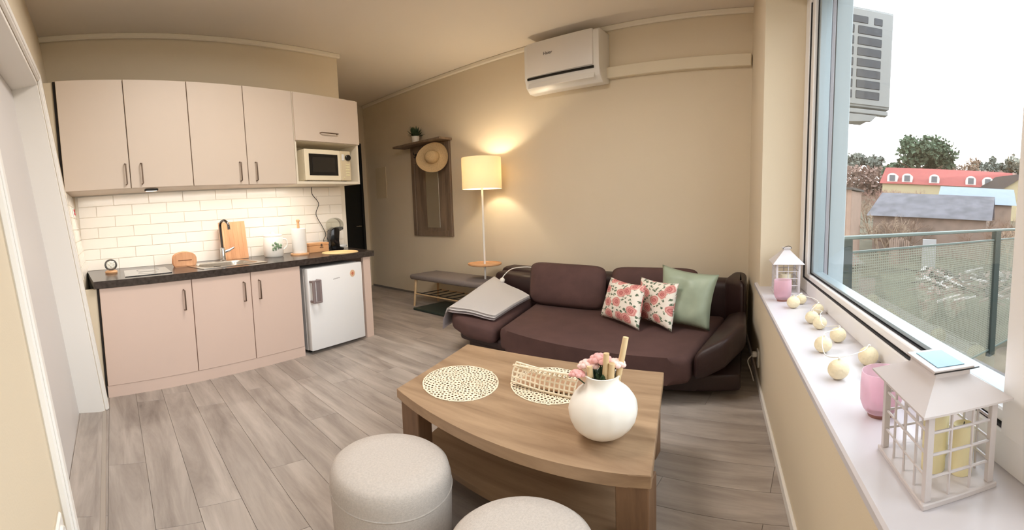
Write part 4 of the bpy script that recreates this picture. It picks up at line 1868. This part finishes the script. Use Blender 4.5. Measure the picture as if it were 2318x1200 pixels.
for j in range(nz2 + 1):
    z = -.52 + j * pitch
    box(bm, .15, rl, -.0012, .0008, z, z + bwid)
o = obj('mesh_panel', bm, mat('mesh_grey', (132, 134, 122), .5, .3), t)
# outdoor unit
UNITM = mat('unit_paint', (138, 139, 139), .5)
UM = WM @ T(.30, OUT + .02, 2.19)
t = thing('outdoor_unit', 'white outdoor air conditioning unit with slotted side grille', 'air conditioner', UM)
bm = B()
box(bm, -.75, 0, .06, .62, 0, .86, .012, 2)
obj('casing', bm, UNITM, t, smooth=30)
bm = B()
box(bm, 0, .010, .07, .61, .02, .84, .004)
obj('side_frame', bm, UNITM, t)
for k in range(8):
    z0 = .07 + k * .093
    for y0, y1 in (((.20, .29), (.32, .52)) if k < 7 else ((.18, .40), (.45, .52))):
        bm = B()
        box(bm, .008, .014, y0, y1, z0, z0 + (.070 if k < 7 else .06), .004)
        obj('grille_slot', bm, mat('slot_grey', (66, 68, 74), .6, noise=(30, .2)), t)
bm = B()
box(bm, -.05, .02, -.02, .6, -.06, -.02, .006)
obj('bracket', bm, UNITM, t)
bm = B()
prism(bm, [(0, 0), (.50, 0), (.46, -.05), (0, -.10)], -.03, .03, Matrix(((0, 0, 1, .0), (1, 0, 0, .0), (0, 1, 0, -.07), (0, 0, 0, 1))))
obj('bracket', bm, UNITM, t)

# ------------------------------------------------------------------ outside: neighbourhood (rising ground)
CAMP = Vector((0, 0, 1.267))


def pol(az, D, z=0.0):
    a = math.radians(az)
    return Vector((D * math.sin(a), D * math.cos(a), z))


def gz(D):
    return -3.0 + max(0, D - 9) * .115


bm = B()
NA, ND = 90, 26
gr = []
for j in range(ND + 1):
    D = 3.2 + (110 - 3.2) * (j / ND) ** 1.8
    gr.append([bm.verts.new((*pol(62 + 200 * i / NA, D).xy, gz(D) + .12 * math.sin(i * 1.7 + j * 2.1) * min(1, D / 30))) for i in range(NA + 1)])
for j in range(ND):
    for i in range(NA):
        bm.faces.new((gr[j][i], gr[j][i + 1], gr[j + 1][i + 1], gr[j + 1][i]))
bmesh.ops.recalc_face_normals(bm, faces=bm.faces)
struct('ground_yard', bm, mat('winter_ground', (84, 78, 62), .95, noise=(.9, .35), bump=(3, .6)), smooth=0)


def house(name, label, az, D, rot, w, d, hwall, hroof, roofm, wallm, z=None, ridge=.5, ov=.3):
    c = pol(az, D)
    z = gz(D) if z is None else z
    t = thing(name, label, 'building', T(c.x, c.y, z, rot))
    bm = B()
    box(bm, -w / 2, w / 2, -d / 2, d / 2, -1, hwall)
    v = [bm.verts.new(p_) for p_ in ((-w / 2, -d / 2, hwall), (-w / 2, d / 2, hwall), (-w / 2, 0, hwall + hroof), (w / 2, -d / 2, hwall), (w / 2, d / 2, hwall), (w / 2, 0, hwall + hroof))]
    bm.faces.new((v[0], v[1], v[2]))
    bm.faces.new((v[3], v[5], v[4]))
    obj('wall', bm, wallm, t)
    for q in (-1, 1):
        bm = B()
        e = d / 2 + ov
        zz_ = hwall - hroof * ov / (d / 2)
        v = [bm.verts.new(p_) for p_ in ((-w / 2 - ov, q * e, zz_), (w / 2 + ov, q * e, zz_), (w / 2 + ov, 0, hwall + hroof), (-w / 2 - ov, 0, hwall + hroof))]
        bm.faces.new(v)
        bmesh.ops.solidify(bm, geom=bm.faces[:], thickness=.12)
        bmesh.ops.recalc_face_normals(bm, faces=bm.faces)
        obj('roof', bm, roofm, t)
    return t


REDR = mat('red_roof', (178, 98, 92), .7, noise=(2, .06))
GREYR = mat('grey_roof', (122, 119, 126), .6, noise=(1.5, 1.5, 1.5, .25))
BLUER = mat('blue_metal_roof', (150, 163, 178), .35, noise=(2, .06))
SHEDW = mat('shed_boards', (120, 102, 92), .9, noise=(2, .2))
CREAMW = mat('cream_render', (158, 146, 118), .9)
RB = math.radians(242)
t = house('red_roof_house', 'long house with red roof and arched white dormers beyond the sheds', 117.6, 52, RB, 14, 8, 2.9, 2.2, REDR, CREAMW, z=1.8)
for k, x in enumerate((-6.0, -4.4, -1.5, 2.4, 4.2)):
    bm = B()
    outl = [(-.55, 0), (.55, 0), (.55, .7)] + [(.55 * math.cos(a * PI / 6), .7 + .45 * math.sin(a * PI / 6)) for a in range(1, 6)] + [(-.55, .7)]
    prism(bm, outl, 0, 1.6, Matrix.Translation((x, 3.6 - 7.2 * 1, 2.9)) @ Matrix.Rotation(PI / 2, 4, 'X') @ Matrix.Translation((0, 0, -1.4)))
    dm = obj('dormer', bm, mat('dormer_white', (190, 186, 182), .8), t)
    bm = B()
    box(bm, x - .3, x + .3, -3.86, -3.78, 3.1, 3.8)
    obj('pane', bm, mat('far_pane', (70, 72, 78), .2), dm)
house('cream_gable_house', 'cream gabled house end between the red roof and the blue shed roof', 125.6, 46, RB + PI / 2 + .35, 7, 5.5, 2.6, 1.9, mat('brown_roof', (72, 56, 48), .8), CREAMW, z=1.5)
t = house('wooden_shed', 'weathered grey shed with a sagging slate-grey roof', 116.3, 26, RB - .12, 6.0, 5.2, 2.0, 1.35, GREYR, SHEDW, z=-.9)
t = house('blue_roof_shed', 'low shed with a pale blue metal roof behind the grey shed', 121.3, 32, RB - .05, 4.6, 5.0, 2.3, 1.2, BLUER, SHEDW, z=-.1)
t = thing('plank_shed', 'flat-roofed brown timber shed beside the window frame', 'building', T(*pol(104.6, 20), RB))
bm = B()
for k in range(7):
    box(bm, -.9 + k * .2, -.9 + k * .2 + .19, -.9, -.87, -1.6, 2.2)
box(bm, -.9, .5, -.87, 1.2, -1.6, 2.15)
obj('wall', bm, mat('tan_boards', (140, 116, 102), .9, noise=(3, .1)), t)
bm = B()
box(bm, -1.0, .6, -1.1, 1.3, 2.2, 2.3)
obj('roof', bm, mat('tar_roof', (66, 60, 56), .9), t)
for k, (az, D, h) in enumerate(((110.5, 19, 1.2), (111.1, 19.3, 1.25), (111.8, 19.2, 1.15))):
    c = pol(az, D)
    t = thing('fence_panel', ['left', 'middle', 'right'][k] + 'most short paling fence panel in front of the grey shed' if k != 1 else 'middle short paling fence panel in front of the grey shed', 'fence', T(c.x, c.y, -1.3, RB), 'paling fence panels')
    for q in range(5):
        bm = B()
        box(bm, q * .09, q * .09 + .06, 0, .02, 0, h + .05 * (q % 2))
        obj('paling', bm, SHEDW, t)
bm = B()
box(bm, 0, .55, 0, .05, 0, 1.4, M=T(*pol(114.8, 18.5, -1.35), RB) @ Matrix.Rotation(.2, 4, 'X'))
tag(obj('white_board', bm, mat('old_white_board', (150, 150, 152), .7)), 'old whitish door board leaning against the grey shed', 'board')

# debris heap
rg = random.Random(21)
bm = B()
for k in range(160):
    p_ = pol(114.5 + 14 * rg.random(), 11.5 + 4 * rg.random(), -1.35 + .5 * rg.random())
    L_ = .3 + .8 * rg.random()
    box(bm, -L_ / 2, L_ / 2, -.05, .05, -.02, .03, M=Matrix.Translation(p_) @ Matrix.Rotation(rg.random() * 6, 4, 'Z') @ Matrix.Rotation(rg.random() - .5, 4, 'Y'), mi=rg.choice((0, 0, 1, 2)))
o = obj('debris_heap', bm, None, mats=[mat('debris_wood', (128, 106, 98), .9), mat('debris_pale', (190, 182, 180), .9), mat('debris_dark', (58, 46, 44), .9)])
o['kind'] = 'stuff'
tag(o, 'heap of old boards and rubble lying in the yard beyond the railing', 'debris')


def blob_tree(name, label, az, D, base, h, r, m, trunkm, n, rl_=.5, seed=0, flat=.75, group='trees beyond the sheds', leaf=.45):
    c = pol(az, D)
    t = thing(name, label, 'tree', T(c.x, c.y, base), group)
    rg = random.Random(seed)
    bm = B()
    tube(bm, [(0, 0, -1), (.05, 0, h * .5), (0, .1, h * .9)], [r * .07, r * .05, r * .02], 8)
    for k in range(9):
        a = rg.random() * 6.28
        z0 = h * (.4 + .45 * rg.random())
        tube(bm, [(0, 0, z0), (r * .7 * math.cos(a), r * .7 * math.sin(a), z0 + r * .4)], [r * .03, r * .01], 5)
    obj('trunk', bm, trunkm, t)
    bm = B()
    cl = []
    for k in range(16):
        a = rg.random() * 6.28
        q = r * .75 * math.sqrt(rg.random())
        cl.append((q * math.cos(a), q * math.sin(a), h * .95 - r * flat + 2 * r * flat * rg.random() * (1 - q / r * .6), r * (.22 + .2 * rg.random())))
    for k in range(n):
        cx, cy, cz, cr = cl[k % len(cl)]
        d_ = Vector((rg.gauss(0, 1), rg.gauss(0, 1), rg.gauss(0, .7))).normalized() * cr * (.5 + .5 * rg.random())
        p_ = Vector((cx, cy, cz)) + d_
        s = leaf * (.5 + rg.random())
        a1 = Vector((rg.gauss(0, 1), rg.gauss(0, 1), rg.gauss(0, 1))).normalized() * s
        a2 = a1.cross(Vector((rg.gauss(0, 1), rg.gauss(0, 1), rg.gauss(0, 1)))).normalized() * s * .6
        v = [bm.verts.new(x) for x in (p_ - a1, p_ + a2, p_ + a1, p_ - a2)]
        bm.faces.new(v)
    obj('crown', bm, m, t)['kind'] = 'stuff'
    return t


def bare_tree(label, az, D, base, h, m, seed, n=140, group='bare winter bushes'):
    c = pol(az, D)
    t = thing('bare_bush', label, 'bush', T(c.x, c.y, base), group)
    rg = random.Random(seed)
    bm = B()

    def br(p_, d_, L_, r_, lv):
        q = p_ + d_ * L_
        tube(bm, [p_, q], [r_, r_ * .6], 3, cap=False)
        if lv:
            for k in range(3 if lv > 1 else 4):
                nd = (d_ + Vector((rg.gauss(0, .5), rg.gauss(0, .5), rg.gauss(0, .3)))).normalized()
                br(p_.lerp(q, .5 + .5 * rg.random()), nd, L_ * .68, r_ * .6, lv - 1)
    for k in range(6):
        a = rg.random() * 6.28
        br(Vector((.3 * math.cos(a), .3 * math.sin(a), -.3)), Vector((math.cos(a) * .4, math.sin(a) * .4, 1)).normalized(), h * .42, h * .016, 4)
    obj('branches', bm, m, t)
    return t


PINE = mat('pine_green', (80, 94, 74), .9, noise=(1, .2))
DIST = mat('distant_green', (112, 116, 108), .9, noise=(1, .15))
TWIG = mat('twig_brown', (118, 94, 80), .9)
TWIGR = mat('twig_red', (134, 100, 90), .9)
TWIGP = mat('twig_pale', (142, 122, 104), .9)
blob_tree('pine_tree', 'large green pine crown rising above the red-roofed house', 113.9, 60, 2.7, 8.0, 4.5, PINE, TWIG, 5200, seed=3, flat=.5, leaf=.30)
blob_tree('pine_tree', 'lower spreading pine left of the large pine crown', 111.6, 62, 2.5, 5.2, 3.4, PINE, TWIG, 3000, seed=4, flat=.35, leaf=.28)
blob_tree('leafless_tree', 'pale leafless tree right of the large pine crown', 119.6, 64, 2.5, 6.6, 3.2, TWIGP, TWIG, 1500, seed=6, flat=.6, leaf=.16)
for k, (az, r_, h) in enumerate(((105.5, 2.6, 4.6), (108.2, 2.2, 4.2), (123.5, 3.0, 4.4), (126.0, 3.2, 4.8), (128.8, 3.2, 5.2), (131.5, 3.2, 5.0), (121.5, 2.6, 4.0), (116.8, 2.6, 4.2))):
    blob_tree('distant_tree', ['small dark tree on the skyline beside the window frame', 'low skyline tree left of the spreading pine', 'bushy skyline tree above the cream gable', 'first of the dense skyline trees right of the cream gable',
              'dense skyline tree at the right edge of the photo', 'skyline tree just outside the right edge', 'low tree behind the right end of the red roof', 'low tree under the large pine crown'][k],
              az, 78, 6.6, h, r_, DIST, TWIG, 1500, seed=30 + k, flat=.6, leaf=.34)
bm = B()
rg = random.Random(50)
for k in range(14000):
    p_ = pol(102 + 32 * rg.random(), 66 + 10 * rg.random(), 3.0 + 5.6 * rg.random() ** 1.2)
    s = .18 + .3 * rg.random()
    a1 = Vector((rg.gauss(0, 1), rg.gauss(0, 1), rg.gauss(0, 1))).normalized() * s
    a2 = a1.cross(Vector((rg.gauss(0, 1), rg.gauss(0, 1), rg.gauss(0, 1)))).normalized() * s * .6
    bm.faces.new([bm.verts.new(x) for x in (p_ - a1, p_ + a2, p_ + a1, p_ - a2)])
o = obj('treeline', bm, mat('treeline_brown', (132, 108, 98), .9, noise=(.3, .15)))
o['kind'] = 'stuff'
tag(o, 'hazy brown woodland line along the skyline', 'treeline')
bl = ['reddish bare bush left of the arched dormers', 'reddish bare bush before the left end of the red house', 'bare bush behind the brown timber shed', 'tangled bare bush between timber shed and grey shed',
      'bare shrub standing against the grey shed\'s left gable', 'bare bush in front of the right end of the grey shed', 'dense bare bush at the right edge above the railing', 'low bare bush behind the grey shed roof', 'pale bare bush just right of the brown timber shed', 'tall reddish bare bush between timber shed and red roof', 'reddish bare bush hiding part of the red roof, right of two others', 'bare bush below the cream gable', 'bare bush below the brown roof at the right edge']
for k, (az, D, b_, h, m) in enumerate(((109.5, 42, 1.0, 3.4, TWIGR), (112.5, 43, 1.0, 3.0, TWIGR), (107.5, 36, .6, 3.0, TWIG), (110.2, 22, -1.2, 2.9, TWIGP), (111.9, 23, -1.2, 2.6, TWIG), (122.8, 21, -1.1, 2.4, TWIG), (126.0, 20, -1.1, 2.6, TWIGP), (113.5, 34, .3, 2.2, TWIG), (108.6, 27, -.4, 3.2, TWIGP), (111.0, 31, 0, 3.4, TWIGR), (114.6, 44, 1.4, 2.8, TWIGR), (124.4, 24, -.8, 2.6, TWIG), (127.6, 22, -1, 2.8, TWIG))):
    bare_tree(bl[k], az, D, b_, h, m, 70 + k)
